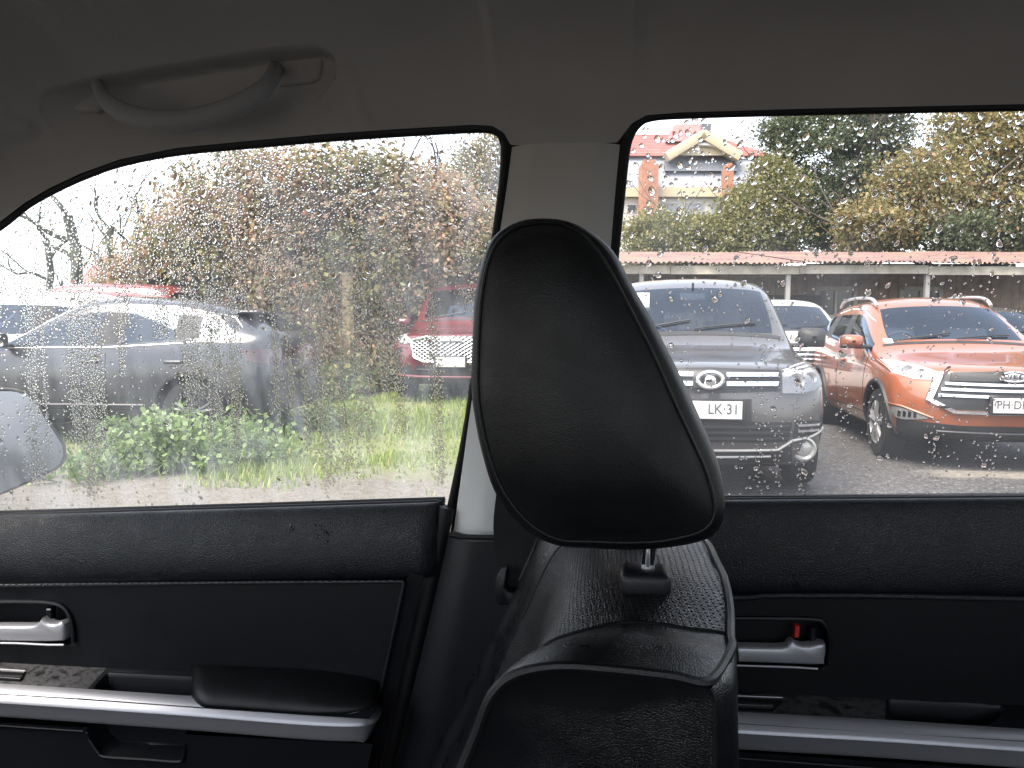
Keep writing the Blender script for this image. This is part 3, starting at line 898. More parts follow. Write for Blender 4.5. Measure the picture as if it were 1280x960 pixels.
def drops(poly, count, size_fn, dens_fn, name, parent, seed, cell):
    r = np.random.default_rng(seed)
    poly = np.asarray(poly, float)
    x0, x1 = max(poly[:, 0].min(), -20), min(poly[:, 0].max(), 1300)
    y0, y1 = poly[:, 1].min(), poly[:, 1].max()
    occ = {}
    items = []
    tries = 0
    while len(items) < count and tries < 60:
        tries += 1
        c = np.stack([r.uniform(x0, x1, 6000), r.uniform(y0, y1, 6000)], 1)
        c = c[sdf_poly(c, poly) > 2.0]
        c = c[r.random(len(c)) < dens_fn(c[:, 0], c[:, 1])]
        s = size_fn(c[:, 0], c[:, 1], r)
        for (px, py), rad in zip(c, s):
            ci, cj = int(px // cell), int(py // cell)
            ok = True
            for di in (-1, 0, 1):
                for dj in (-1, 0, 1):
                    for (qx, qy, qr) in occ.get((ci + di, cj + dj), ()):
                        if (qx - px) ** 2 + (qy - py) ** 2 < (qr + rad) ** 2 * .95:
                            ok = False; break
                    if not ok: break
                if not ok: break
            if ok:
                occ.setdefault((ci, cj), []).append((px, py, rad))
                items.append((px, py, rad))
                if len(items) >= count: break
    nseg = 9
    ang = np.linspace(0, 2 * math.pi, nseg, endpoint=False)
    V, F = [], []
    base_f = []
    for k_ in range(nseg):
        k2 = (k_ + 1) % nseg
        base_f += [(k_, k2, nseg + k2), (k_, nseg + k2, nseg + k_), (nseg + k_, nseg + k2, 2 * nseg + k2), (nseg + k_, 2 * nseg + k2, 2 * nseg + k_), (2 * nseg + k_, 2 * nseg + k2, 3 * nseg)]
        base_f += [(k2, k_, 3 * nseg + 1)]
    nv = 3 * nseg + 2
    for i, (px, py, rad) in enumerate(items):
        c = onS(px, py, lambda x, z: y_glass(x, z) + .0008)
        sc = rad / 960.0 * (c - EYE) @ FWD
        slope = -0.28 - .2 * max(c[2] - 1.07, 0)
        up = np.array((0, slope, 1.0)); up /= np.linalg.norm(up)
        rt = np.array((1.0, 0, 0)); nr = np.cross(up, rt); nr = nr if nr[1] > 0 else -nr
        el = r.uniform(.95, 1.5); sk = r.uniform(-.45, .45); hgt = r.uniform(.28, .42)
        wob = 1 + r.uniform(-.22, .22, nseg)
        rows = []
        for fr, hh in ((1.0, 0.0), (.80, .40), (.45, .82)):
            u_ = np.cos(ang) * fr * wob; v_ = np.sin(ang) * fr * wob * el
            v_ = v_ - (.12 * (1 - fr)) * el              # heavier towards the bottom
            u_ = u_ + sk * v_
            rows.append(c + sc * (u_[:, None] * rt + v_[:, None] * up + hh * hgt * nr))
        rows.append((c + sc * ((-.1 * el) * up + hgt * nr))[None])
        rows.append(c[None])
        V.append(np.concatenate(rows))
        F.append(np.array(base_f)[:, ::-1] + i * nv)
    me = bpy.data.meshes.new(name)
    V = np.concatenate(V); F = np.concatenate(F)
    me.vertices.add(len(V)); me.vertices.foreach_set('co', V.ravel())
    me.loops.add(F.size); me.loops.foreach_set('vertex_index', F.ravel())
    me.polygons.add(len(F)); me.polygons.foreach_set('loop_start', np.arange(0, F.size, 3)); me.polygons.foreach_set('loop_total', np.full(len(F), 3))
    sm = np.ones(len(F), bool); sm[5::6] = False
    me.polygons.foreach_set('use_smooth', sm)
    me.update(); me.validate()
    o = bpy.data.objects.new(name, me); me.materials.append(M['water_drop']); col.objects.link(o); o.parent = parent
    o['kind'] = 'stuff'
    return o

# runs of drops with wiped-clear trails between them
stk_r = np.random.default_rng(21)
sx = np.sort(stk_r.uniform(-20, 640, 46)); sw_ = stk_r.uniform(4, 15, 46); sl_ = stk_r.uniform(380, 620, 46)
def dens_front(px, py):
    upper = (1 - sstep(310, 440, py + (px - 300) * .12)) * (.55 + .45 * np.sin(px * .11 + 1.5 * np.sin(px * .043) + py * .004))
    st = np.zeros(len(px))
    for a, b_, c_ in zip(sx, sw_, sl_):
        st = np.maximum(st, np.exp(-((px - a - (py - 450) * .06) / b_) ** 2) * (py < c_))
    d = np.maximum(upper * .95, st * .85)
    d = np.maximum(d, .03)
    d *= np.interp(px, [0, 250, 400, 520, 640], [1, .9, .5, .34, .34])
    return d
def size_front(px, py, r):
    s = r.uniform(.75, 1.7, len(px)) * np.interp(px, [0, 300, 640], [1.15, 1.0, .95])
    big = r.random(len(px)) < np.interp(py, [150, 330, 450], [.16, .06, .02])
    return np.where(big, r.uniform(2.2, 4.2, len(px)), s)
drops(FW, 9000, size_front, dens_front, 'raindrops', fd, 5, 9)
def dens_runs(px, py):
    st = np.zeros(len(px))
    for a, b_, c_ in zip(sx, sw_, sl_):
        st = np.maximum(st, np.exp(-((px - a - (py - 450) * .05) / (b_ * .42)) ** 2 * 1.2) * (py < c_ + 8 * np.sin(px * 1.3)) * (py > 360))
    return st * np.interp(px, [0, 330, 480, 640], [1, .9, .55, .5])
drops(FW, 7500, lambda px, py, r: r.uniform(.7, 1.45, len(px)), dens_runs, 'raindrops', fd, 15, 5)
def dens_rear(px, py):
    d = np.interp(py, [140, 330, 400, 620], [.75, .4, .22, .3])
    st = np.zeros(len(px))
    for a, c0, c1 in ((950, 420, 620), (972, 420, 620), (880, 545, 620), (1055, 420, 560), (1165, 480, 620), (1240, 500, 620), (1000, 430, 620)):
        st = np.maximum(st, np.exp(-((px - a) / 7) ** 2) * (py > c0) * (py < c1))
    clear = ((px > 868) & (px < 932) & (py > 500) & (py < 540)) | ((px > 1236) & (py > 508) & (py < 540))
    return np.maximum(d * .5, st) * np.where(clear, .06, 1.0)
def size_rear(px, py, r):
    s = r.uniform(.8, 1.8, len(px))
    big = r.random(len(px)) < np.interp(py, [140, 300, 420], [.38, .25, .05])
    return np.where(big, r.uniform(2.0, 4.6, len(px)), s)
drops(RW, 1800, size_rear, dens_rear, 'raindrops', rd, 9, 10)

# --- door mirror outside the front pane
mc = [(-70, 500), (0, 488), (30, 492), (46, 505), (58, 525), (70, 542), (79, 558), (80, 570), (74, 582), (60, 590), (0, 617), (-70, 640)]
Pm = resample(np.array([at(px, py, 1.42 - (px - 20) * .0009) for px, py in np.vstack([catmull(mc, 4, True), catmull(mc, 4, True)[:1]])]), 56)[:-1]
cen = Pm.mean(0)
nrm = (cen - EYE); nrm[2] = 0; nrm /= np.linalg.norm(nrm)
nrm = nrm * .5 + np.array((-.86, .1, 0)); nrm /= np.linalg.norm(nrm)
mb = MB(); G = []
for sc_, dd_ in ((1.0, .004), (1.02, -.004), (1.045, .01), (1.04, .05), (.9, .10), (.6, .135), (.2, .145)):
    G.append(cen + (Pm - cen) * sc_ + nrm * dd_)
mb.grid(np.array(G), close_v=True)
sm_ = mb.build('side_mirror', M['trim_black'], cabin)
mb = MB()
rows = [cen + (Pm - cen) * s_ - nrm * (.001 + .004 * (1 - s_ ** 2)) for s_ in (.985, .8, .55, .25)]
mb.grid(np.array(rows), close_v=True)
mb.f.append(tuple(3 * 55 + k_ for k_ in range(55)))
mb.build('mirror_glass', M['mirror_glass'], sm_)
MB().tube(np.array([cen + nrm * .06 + np.array((0, -.05, -.02)), np.array((-1.22, 1.04, 1.03))]), .028, 10, flat=.6).build('mirror_arm', M['trim_black'], sm_)

# ================================================================== THE FRONT SEAT
seat = empty('passenger_seat', (.1, .66, .30))
tag(seat, 'black leather front car seat with tall tapered headrest', 'seat')
def kid(o):
    o.parent = seat
    o.matrix_parent_inverse = Matrix.Translation((-.1, -.66, -.30))
    return o
YC = .66
secpx = [
    (.445, [(545, 1030), (565, 990), (581, 955), (596, 919), (610, 880), (622, 861), (641, 846), (671, 837), (709, 834), (765, 838), (821, 844), (870, 851), (884, 856), (892, 868), (894, 900), (894, 960), (894, 1030)]),
    (.462, [(545, 1020), (562, 985), (578, 950), (594, 912), (608, 872), (622, 850), (645, 831), (675, 820), (712, 815), (765, 818), (821, 825), (872, 832), (900, 838), (914, 850), (919, 880), (921, 950), (921, 1020)]),
    (.490, [(570, 990), (588, 950), (603, 912), (616, 878), (630, 850), (645, 830), (664, 815), (690, 804), (722, 796), (768, 793), (821, 798), (872, 806), (904, 814), (918, 826), (922, 860), (922, 930), (922, 990)]),
    (.530, [(602, 950), (618, 915), (632, 883), (644, 858), (656, 836), (670, 817), (688, 803), (712, 794), (745, 785), (784, 778), (821, 780), (865, 787), (900, 791), (917, 798), (921, 830), (921, 880), (920, 940)]),
    (.600, [(640, 900), (652, 868), (663, 838), (672, 812), (682, 790), (694, 770), (708, 752), (724, 740), (748, 731), (784, 725), (824, 724), (866, 727), (898, 730), (913, 738), (917, 765), (917, 810), (916, 880)]),
]
secs = []
for y, pts in secpx:
    P = resample(catmull(line(y, pts), 5), 64)
    secs.append(P)
# extend every section down to the seat base
def base_ext(P):
    d0 = P[0] - P[3]; d0 /= np.linalg.norm(d0)
    a = P[0] + d0 * .30
    b_ = P[-1] + np.array((-.09, 0, -.42))
    return np.vstack([a[None], P, b_[None]])
secs = [base_ext(P) for P in secs]
mid = secs[-1].copy(); mid[:, 1] = YC
allsec = secs + [mid] + [np.c_[P[:, 0], 2 * YC - P[:, 1], P[:, 2]] for P in secs[::-1]]
# denser interpolation across the width
A_ = np.array(allsec)
A_ = np.stack([catmull(A_[:, j], 5) for j in range(A_.shape[1])], 1)
ns = A_.shape[0]
i2 = 3 * 5
front = MB().grid(A_[:i2 + 1]); front.grid(A_[ns - 1 - i2:])
for P in (A_[0], A_[-1]):                       # upholstered side faces, slightly crowned
    c = P.mean(0); sgn = -1 if P is A_[0] else 1
    rows = []
    for s_ in (1, .97, .9, .75, .5, .2):
        rows.append(c + (P - c) * s_ + np.array((0, sgn * .018 * (1 - s_ ** 3), 0)))
    front.grid(np.array(rows), close_v=True)
    n0 = front.n - len(P)
    front.f.append(tuple(range(n0, front.n)))
br = kid(front.build('backrest', M['seat_leather'], seat, angle=50))
pc = kid(MB().grid(A_[i2:ns - i2]).build('perforated_panel', M['perforated_leather'], seat, angle=50))
kid(MB().tube(A_[-1][3:-6] + np.array((0, .001, .001)), .0033, 8).build('piping', M['seat_leather_soft'], seat))
bi = 1 + int(64 * .735)
rear_edge = A_[:, 0:0]
# rear top piping follows the outermost rearward point of every section
rp_ = np.array([P[np.argmax(P[:-1, 0] + P[:-1, 2] * 1.1)] for P in A_])
rp_ = resample(rp_, 60)
kk = 7
pad = np.pad(rp_, ((kk // 2, kk // 2), (0, 0)), mode='edge')
rp_ = np.stack([np.convolve(pad[:, j], np.ones(kk) / kk, 'valid') for j in range(3)], 1)
pxn, pyn = proj(A_[0])
kc = int(np.argmin((pxn - 868) ** 2 + (pyn - 851) ** 2))
pxr, pyr = proj(rp_)
kr = int(np.argmin((pxr - 915) ** 2 + (pyr - 815) ** 2))
path = np.vstack([A_[0][3:kc], at(888, 853, (A_[0][kc] - EYE) @ FWD + .004)[None], at(903, 838, (A_[0][kc] - EYE) @ FWD + .018)[None], rp_[kr:]])
path = resample(catmull(path[::2] if len(path) % 2 else np.vstack([path[::2], path[-1:]]), 3), 150)
kid(MB().tube(path + np.array((.0, -.001, .001)), .0034, 8).build('piping', M['seat_leather_soft'], seat))
kid(MB().tube(A_[0][kc + 2:-2] + np.array((0, -.0005, 0)), .0016, 6).build('seam', M['seat_leather_soft'], seat))
for q in (i2, ns - 1 - i2):
    kid(MB().tube(A_[q][2:-14] + np.array((0, 0, .0002)), .0016, 6).build('seam', M['seat_leather_soft'], seat))
fs = catmull([onY(px, py, y) for (px, py), y in zip([(694, 739), (684, 743), (668, 763), (645, 797), (618, 840), (590, 890), (560, 942), (545, 970)], [.80, .81, .82, .825, .83, .835, .84, .84])], 5)
kid(MB().tube(fs, .0030, 8).build('piping', M['seat_leather_soft'], seat))
kid(MB().rbox((.02, YC, .47), (.55, .46, .16), .05).build('seat_cushion', M['seat_leather'], seat))

# headrest
HO = [(590, 480), (592, 410), (595.5, 366), (604, 324), (618, 296), (641, 280), (670, 274), (702, 275.5), (726, 283), (748, 296), (769, 317), (790, 356), (815, 399), (836, 441), (856, 480),
      (871, 514), (887, 550), (900, 586), (906, 625), (904, 648), (895, 664), (875, 675), (828, 683), (783, 685), (738, 683), (700, 680), (673, 670), (646, 649), (619, 613), (604, 568), (594, 520)]
HS = [(600, 480), (602, 410), (606, 366), (614, 327), (628, 301), (648, 286), (672, 280), (698, 281), (717, 287), (733, 298), (750, 318), (772, 356), (794, 399), (815, 440), (833, 480),
      (848, 514), (866, 552), (882, 588), (892, 624), (892, 646), (884, 658), (868, 667), (826, 676), (783, 678), (740, 676.5), (704, 673), (680, 663), (655, 643), (630, 608), (614, 566), (604, 520)]
NH = 120
def loop(pts, y):
    P = catmull([onY(px, py, y) for px, py in pts], 6, True)
    return resample(np.vstack([P, P[:1]]), NH + 1)[:-1]
s0 = loop([(a + (b[0] - a) * .3 if a < 700 else a, c + (b[1] - c) * .3 if a < 720 else c) for (a, c), b in zip(HS, HO)], .545); o0 = loop(HO, .566)
c0 = s0.mean(0)
rings = []
for s_ in (.12, .35, .6, .8, .92, .975):
    rings.append(c0 + (s0 - c0) * s_ + np.array((0, -.020 * (1 - s_ ** 3), 0)))
rings.append(s0 + np.array((0, -.001, 0)))
for w_ in (.12, .3, .55, .8):
    yy = .545 + (.566 - .545) * (1 - math.sqrt(max(0, 1 - w_ ** 1.6)))
    P = s0 * (1 - w_) + o0 * w_; P[:, 1] = yy
    rings.append(P)
rings.append(o0)
m_ = o0.copy(); m_[:, 1] = YC
cm_ = m_.mean(0)
rings.append(cm_ + (m_ - cm_) * 1.012)
half = rings
far = [np.c_[P[:, 0], 2 * YC - P[:, 1], P[:, 2]] for P in half[:-1]][::-1]
HG = np.array(half + far)
mb = MB().grid(HG, close_v=True)
mb.f.append(tuple(range(NH))[::-1]); mb.f.append(tuple(range(mb.n - NH, mb.n)))
hr = kid(mb.build('headrest', M['seat_leather_soft'], seat, angle=60))
for sg in (0, 1):
    P = s0 + np.array((0, -.0012, 0))
    if sg: P = np.c_[P[:, 0], 2 * YC - P[:, 1], P[:, 2]]
    o = MB().tube(P, .0012, 8, closed=True).build('piping', M['seat_leather_soft'], hr)
for sg in (-1, 1):
    y = YC + sg * .07
    g0 = onY(806, 722, .59); g0[1] = y
    gd = kid(MB().rbox(g0 + np.array((0, 0, -.002)), (.039, .034, .021), .007).build('post_guide', M['hard_plastic'], seat))
    MB().rbox(g0 + np.array((0, 0, -.0145)), (.041, .036, .010), .0045).build('guide_collar', M['hard_plastic'], gd)
    kid(MB().tube(np.array([g0 + np.array((.000, 0, -.05)), g0 + np.array((.002, 0, .01)), g0 + np.array((.004, 0, .06))]), .0058, 16).build('headrest_post', M['chrome'], seat))
# ================================================================== GROUND
def ground_h(x, y):
    x = np.asarray(x, float); y = np.asarray(y, float)
    h = .17 * sstep(7.6, 10.6, y) * sstep(-4.6, -2.9, x) * (1 - sstep(-.4, .8, x))
    h = h + .02 * np.sin(x * 1.3 + .4) * np.sin(y * .9) * sstep(5, 8, y)
    return h * (1 - sstep(25, 40, np.abs(x) + np.abs(y)))
def axis(lo, hi, fine, far):
    a = list(np.arange(lo, hi + 1e-6, fine))
    s = fine; v = a[-1]
    while v < far:
        s *= 1.35; v += s; a.append(v)
    s = fine; v = a[0]
    while v > -far:
        s *= 1.35; v -= s; a.insert(0, v)
    return np.array(a)
gx, gy = axis(-14, 12, .25, 900), axis(2, 18, .25, 900)
GX, GY = np.meshgrid(gx, gy)
gnd = MB().grid(np.stack([GX, GY, ground_h(GX, GY)], 2)).build('ground', M['lot_ground'])
tag(gnd, kind='structure')

# ================================================================== VEHICLES
def coons(top, bot, lft, rgt):
    """top/bot (nu), lft/rgt (nv): rows v=0 bottom .. 1 top"""
    nu, nv = len(top), len(lft)
    G = np.zeros((nv, nu, 3))
    for j in range(nv):
        v = j / (nv - 1)
        for i in range(nu):
            u = i / (nu - 1)
            G[j, i] = ((1 - v) * bot[i] + v * top[i] + (1 - u) * lft[j] + u * rgt[j]
                       - ((1 - u) * (1 - v) * bot[0] + u * (1 - v) * bot[-1] + (1 - u) * v * top[0] + u * v * top[-1]))
    return G

DEF = dict(L=4.6, w=.90, zr=1.72, zh0=.98, zh1=1.07, zcowl=1.12, zb=1.06, zbot=.25, xcowl=1.25, xhead=1.98, wr=.60,
           xroof=4.15, xbp=2.62, xcp=3.55, corner=.22, nose=.05, tail=.10, wf=.86, wheelbase=2.68, xfw=.88, rw=.345, cladding=True, drop=.0, zq=0)

def build_car(name, sp, paint_mat, theta, front_world, rear_detail=True, seats=True, rim='alloy'):
    s = dict(DEF); s.update(sp)
    L, w, zr, zb = s['L'], s['w'], s['zr'], s['zb']
    z0, z1, zc, zo = s['zh0'], s['zh1'], s['zcowl'], s['zbot']
    wr = s['wr']
    St = []
    # front boundary
    c = s['corner']
    St.append([(.10, 0, zo + .03), (.11, .33 * w, zo + .03), (.15, .66 * w, zo + .03), (.10 + c, .90 * w, zo + .04), (.06 + c, .945 * w, .44), (.04 + c, .955 * w, .62),
               (.06 + c, .94 * w, z0 - .16), (.08 + c, .89 * w, z0 - .06), (.05 + c * .75, .74 * w, z0 - .012), (.07 + c * .3, .50 * w, z0 + .005), (.065 + c * .08, .25 * w, z0 + .015), (.06, 0, z0 + .02)])
    def low(x, zt, wtop):
        return [(x, 0, zo), (x, .33 * w, zo), (x, .66 * w, zo), (x, .92 * w, zo), (x, .985 * w, .43), (x, w, .64)]
    def hood(x, zh, f):
        return low(x, zh, 1) + [(x, .985 * w, zh - .13), (x, .935 * w, zh - .045), (x + .02, .78 * w, zh - .002), (x + .01, .54 * w, zh + .015), (x, .27 * w, zh + .02), (x, 0, zh + .022)]
    St.append(hood(.48, z0 + (z1 - z0) * .30, 0))
    St.append(hood(.88, z0 + (z1 - z0) * .72, 0))
    xc = s['xcowl']
    r = low(xc + .02, 0, 0) + [(xc + .04, .985 * w, zb - .14), (xc + .06, .93 * w, zb - .03), (xc + .16, .915 * w, zc - .015), (xc + .11, .835 * w, zc + .0), (xc + .03, .44 * w, zc + .012), (xc, 0, zc + .016)]
    St.append(r)
    xh = s['xhead']
    def cab(xl, xu, zrr, wrr, zbb):
        return low(xl, 0, 0) + [(xl, .985 * w, zbb - .14), (xl, .93 * w, zbb), (xu, wrr + .085, zrr - .125), (xu, wrr, zrr - .035), (xu, .5 * wrr, zrr + .005), (xu, 0, zrr + .012)]
    r = cab(xc + .55, xh + .10, zr - .03, wr, zb)
    r[9] = (xh + .02, wr - .02, zr - .055); r[10] = (xh - .05, .5 * wr, zr - .03); r[11] = (xh - .07, 0, zr - .022); r[8] = (xh + .16, wr + .08, zr - .125)
    St.append(r)
    St.append(cab(s['xbp'], s['xbp'], zr, wr, zb))
    St.append(cab(s['xbp'] + .09, s['xbp'] + .09, zr, wr, zb))
    xq, dr = s['xcp'], s['drop']
    r = cab(xq, xq, zr - .02 - dr * .25, wr - .005, zb + .02 + s['zq'] * .6); St.append(r)
    r = cab(xq + .10, xq + .08, zr - .03 - dr * .35, wr - .01, zb + .03 + s['zq'] * .7); St.append(r)
    xe = s['xroof']
    r = cab(min(L - .35, xe + .05), xe, zr - .06 - dr, wr - .05, zb + .04 + s['zq']); St.append(r)
    t = s['tail']
    zt = zb + .05 + s['zq']
    St.append([(L - .12, 0, zo + .08), (L - .12, .33 * w, zo + .08), (L - .14, .66 * w, zo + .08), (L - .26, .90 * w, zo + .08), (L - .22, .95 * w, .48), (L - .20, .955 * w, .68),
               (L - .22, .94 * w, zb - .08), (L - .24, .90 * w, zt - .04), (L - .16 - t, .78 * w, zt + .01), (L - .10 - t, .55 * w, zt + .025), (L - .07 - t, .27 * w, zt + .03), (L - .06 - t, 0, zt + .03)])
    St = np.array(St, float)
    nst = len(St)
    verts, faces, mats, idx = [], [], [], {}
    def vid(p):
        key = tuple(np.round(p, 5))
        if key not in idx:
            idx[key] = len(verts); verts.append(p)
        return idx[key]
    PAINT, BLACK, WELL, WS, W1, W2, W3, RW_, QW = range(9)
    def mat_of(i, j):
        if j in (0, 1): return BLACK
        if j == 2: return BLACK if s['cladding'] else PAINT
        if j == 3 and s['cladding'] == 2: return BLACK
        if i == 3 and j in (9, 10): return WS
        if j == 7:
            if i == 3: return QW
            if i == 4: return W1
            if i == 5: return BLACK
            if i == 6: return W2
            if i == 7: return BLACK
            if i == 8: return W3
        if i == 9 and j in (9, 10): return RW_
        return PAINT
    for sg in (1, -1):
        Q = St * np.array((1, sg, 1))
        for i in range(nst - 1):
            for j in range(11):
                q = [vid(Q[i][j]), vid(Q[i][j + 1]), vid(Q[i + 1][j + 1]), vid(Q[i + 1][j])]
                if len(set(q)) < 3: continue
                faces.append(q if sg == 1 else q[::-1]); mats.append(mat_of(i, j))
        for cap, bul in ((0, -s['nose']), (nst - 1, .05)):
            P = Q[cap]
            bot = P[0:4]; top = P[[11, 10, 9, 8]]; rgt = P[3:9]
            zc_ = np.linspace(P[0][2], P[11][2], 6)
            cen = np.array([(P[0][0] * (1 - k / 5) + P[11][0] * k / 5 + bul * math.sin(math.pi * k / 5) * 1.0, 0, zc_[k]) for k in range(6)])
            G = coons(top, bot, cen, rgt)
            for a in range(5):
                for b_ in range(3):
                    q = [vid(G[a, b_]), vid(G[a, b_ + 1]), vid(G[a + 1, b_ + 1]), vid(G[a + 1, b_])]
                    if len(set(q)) < 3: continue
                    faces.append(q if (sg == -1) == (cap == 0) else q[::-1]); mats.append(BLACK if (a == 0 and s['cladding']) else PAINT)
    me = bpy.data.meshes.new('cage')
    me.from_pydata([tuple(v) for v in verts], [], faces)
    me.polygons.foreach_set('material_index', mats)
    bm = bmesh.new(); bm.from_mesh(me)
    bmesh.ops.recalc_face_normals(bm, faces=bm.faces)
    bm.to_mesh(me); bm.free()
    tmp = bpy.data.objects.new('cage', me); col.objects.link(tmp)
    for k in range(9): me.materials.append(None)
    sm = tmp.modifiers.new('s', 'SUBSURF'); sm.levels = 3; sm.subdivision_type = 'CATMULL_CLARK'
    # wheel wells
    rw = s['rw']; xw = (s['xfw'], s['xfw'] + s['wheelbase'])
    cut = MB()
    for x in xw:
        for sg in (1, -1):
            rr = rw * 1.17
            a = np.linspace(0, 2 * math.pi, 36, endpoint=False)
            base = cut.n
            ring0 = np.stack([x + rr * np.cos(a), np.full(36, sg * (w - .28)), rw + rr * np.sin(a)], 1)
            ring1 = ring0.copy(); ring1[:, 1] = sg * (w + .2)
            cut.grid(np.array([ring0, ring1]), close_v=True)
            cut.f.append(tuple(base + k for k in range(36))); cut.f.append(tuple(base + 36 + k for k in range(36))[::-1])
    co = cut.build('cut', None)
    for k in range(9): co.data.materials.append(None)
    co.data.polygons.foreach_set('material_index', [WELL] * len(co.data.polygons))
    bo = tmp.modifiers.new('b', 'BOOLEAN'); bo.object = co; bo.operation = 'DIFFERENCE'; bo.solver = 'EXACT'
    dg = bpy.context.evaluated_depsgraph_get()
    ev = bpy.data.meshes.new_from_object(tmp.evaluated_get(dg))
    bpy.data.objects.remove(tmp); bpy.data.objects.remove(co)
    V = np.array([v.co[:] for v in ev.vertices])
    polys = [(tuple(p.vertices), p.material_index, p.center[1]) for p in ev.polygons]
    bvh = BVHTree.FromPolygons(V.tolist(), [p[0] for p in polys])
    root = empty(name, tuple(front_world), theta)
    def sub(sel, nm, mt, parent, thick=0.0):
        f = [p for p in polys if sel(p)]
        if not f: return None
        used = sorted({i for p in f for i in p[0]}); mp = {o: k for k, o in enumerate(used)}
        me_ = bpy.data.meshes.new(nm)
        me_.from_pydata(V[used].tolist(), [], [tuple(mp[i] for i in p[0]) for p in f])
        if isinstance(mt, list):
            me_.polygons.foreach_set('material_index', [min(p[1], 2) for p in f])
        return finish(nm, me_, mt, parent, True, 50)
    body = sub(lambda p: p[1] <= 2, 'body', [paint_mat, M['trim_black'], M['well_black']], root)
    # dark lining inside the shell
    lin = MB()
    nrm = np.zeros_like(V)
    for p in ev.polygons:
        for i in p.vertices: nrm[i] += np.array(p.normal[:])
    nrm /= np.maximum(np.linalg.norm(nrm, axis=1), 1e-9)[:, None]
    f = [p[0] for p in polys if p[1] in (PAINT, BLACK)]
    lo = MB().add(V - nrm * .022, f).build('cabin_lining', M['car_inside'], body)
    sub(lambda p: p[1] == WS, 'windscreen', M['car_glass'], root)
    sub(lambda p: p[1] == RW_, 'rear_window', M['car_glass'], root)
    for k in (QW, W1, W2, W3):
        for sg in (1, -1):
            sub(lambda p, k=k, sg=sg: p[1] == k and p[2] * sg > 0, 'side_window', M['car_glass'], root)
    H = dict(s=s, root=root, body=body, bvh=bvh, V=V)
    # wheels
    for x in xw:
        for sg in (1, -1):
            y = sg * (w - .115)
            tw = .105
            wh = MB().lathe([(rw * .66, -tw), (rw * .80, -tw), (rw * .95, -tw * .92), (rw, -tw * .6), (rw, tw * .6), (rw * .95, tw * .92), (rw * .80, tw), (rw * .66, tw)], (x, y, rw), (0, sg, 0), 36).build('wheel', M['tyre'], root)
            mb = MB().lathe([(rw * .67, tw * .9), (rw * .62, tw * .95), (rw * .60, tw * .3), (rw * .58, -tw), (.02, -tw * .9)], (x, y, rw), (0, sg, 0), 32)
            for q in range(5):
                a = q * 2 * math.pi / 5 + .3
                for da in (-.16, .16):
                    d1 = np.array((math.cos(a + da * .3), 0, math.sin(a + da * .3))); d2 = np.array((math.cos(a + da), 0, math.sin(a + da)))
                    mb.tube(np.array([np.array((x, y + sg * tw * .75, rw)) + d1 * rw * .10, np.array((x, y + sg * tw * .85, rw)) + (d1 + d2) / 2 * rw * .36, np.array((x, y + sg * tw * .8, rw)) + d2 * rw * .62]), [.028, .024, .026], 6)
            mb.lathe([(.0, tw * .9), (.05, tw * .9), (.06, tw * .6)], (x, y, rw), (0, sg, 0), 16)
            mb.build('rim', M[rim], wh)
    if seats:
        for sg in (1, -1):
            y = sg * .37
            st = MB().rbox((s['xbp'] - .30, y, .95), (.16, .46, .62), .06)
            st.rbox((s['xbp'] - .55, y, .62), (.5, .46, .16), .05)
            st.rbox((s['xbp'] - .26, y, min(zr - .30, 1.36)), (.10, .25, .18), .045)
            st.build('front_seat', M['car_seat_cloth'], root)
        rb = MB().rbox((s['xcp'] - .05, 0, .95), (.16, 1.25, .55), .06)
        for y in (-.38, .38): rb.rbox((s['xcp'] - .02, y, 1.27), (.09, .24, .14), .04)
        rb.build('rear_seat', M['car_seat_cloth'], root)
        MB().rbox((xc + .38, 0, zc - .16), (.55, 1.4, .22), .07).build('dashboard', M['car_inside'], root)
        a = np.linspace(0, 2 * math.pi, 28, endpoint=False)
        cx = np.array((xc + .72, .37, zc - .02))
        ringp = cx + .185 * (np.cos(a)[:, None] * np.array((0, 1, 0)) + np.sin(a)[:, None] * np.array((-.35, 0, .93)))
        mb = MB().tube(ringp, .014, 8, closed=True)
        for a_ in (.1, math.pi - .1, -math.pi / 2):
            mb.tube(np.array([cx, cx + .18 * (math.cos(a_) * np.array((0, 1, 0)) + math.sin(a_) * np.array((-.35, 0, .93)))]), .016, 6)
        mb.build('steering_wheel', M['car_seat_cloth'], root)
        MB().rbox((xh + .02, 0, zr - .20), (.03, .24, .07), .012).build('rear_view_mirror', M['car_seat_cloth'], root)
        MB().tube(np.array([(xh + .02, 0, zr - .17), (xh - .02, 0, zr - .07)]), .012, 6).build('mirror_stalk', M['car_inside'], root)
    return H

def cast_front(H, y, z, rear=False):
    o = Vector((-2.0, y, z)) if not rear else Vector((H['s']['L'] + 2, y, z))
    h = H['bvh'].ray_cast(o, Vector((1 if not rear else -1, 0, 0)))
    return h[0][0] if h[0] is not None else None
def cast_side(H, x, z, sg):
    h = H['bvh'].ray_cast(Vector((x, sg * 3, z)), Vector((0, -sg, 0)))
    return h[0][1] if h[0] is not None else None
def cast_top(H, x, y):
    h = H['bvh'].ray_cast(Vector((x, y, 4)), Vector((0, 0, -1)))
    return h[0][2] if h[0] is not None else None

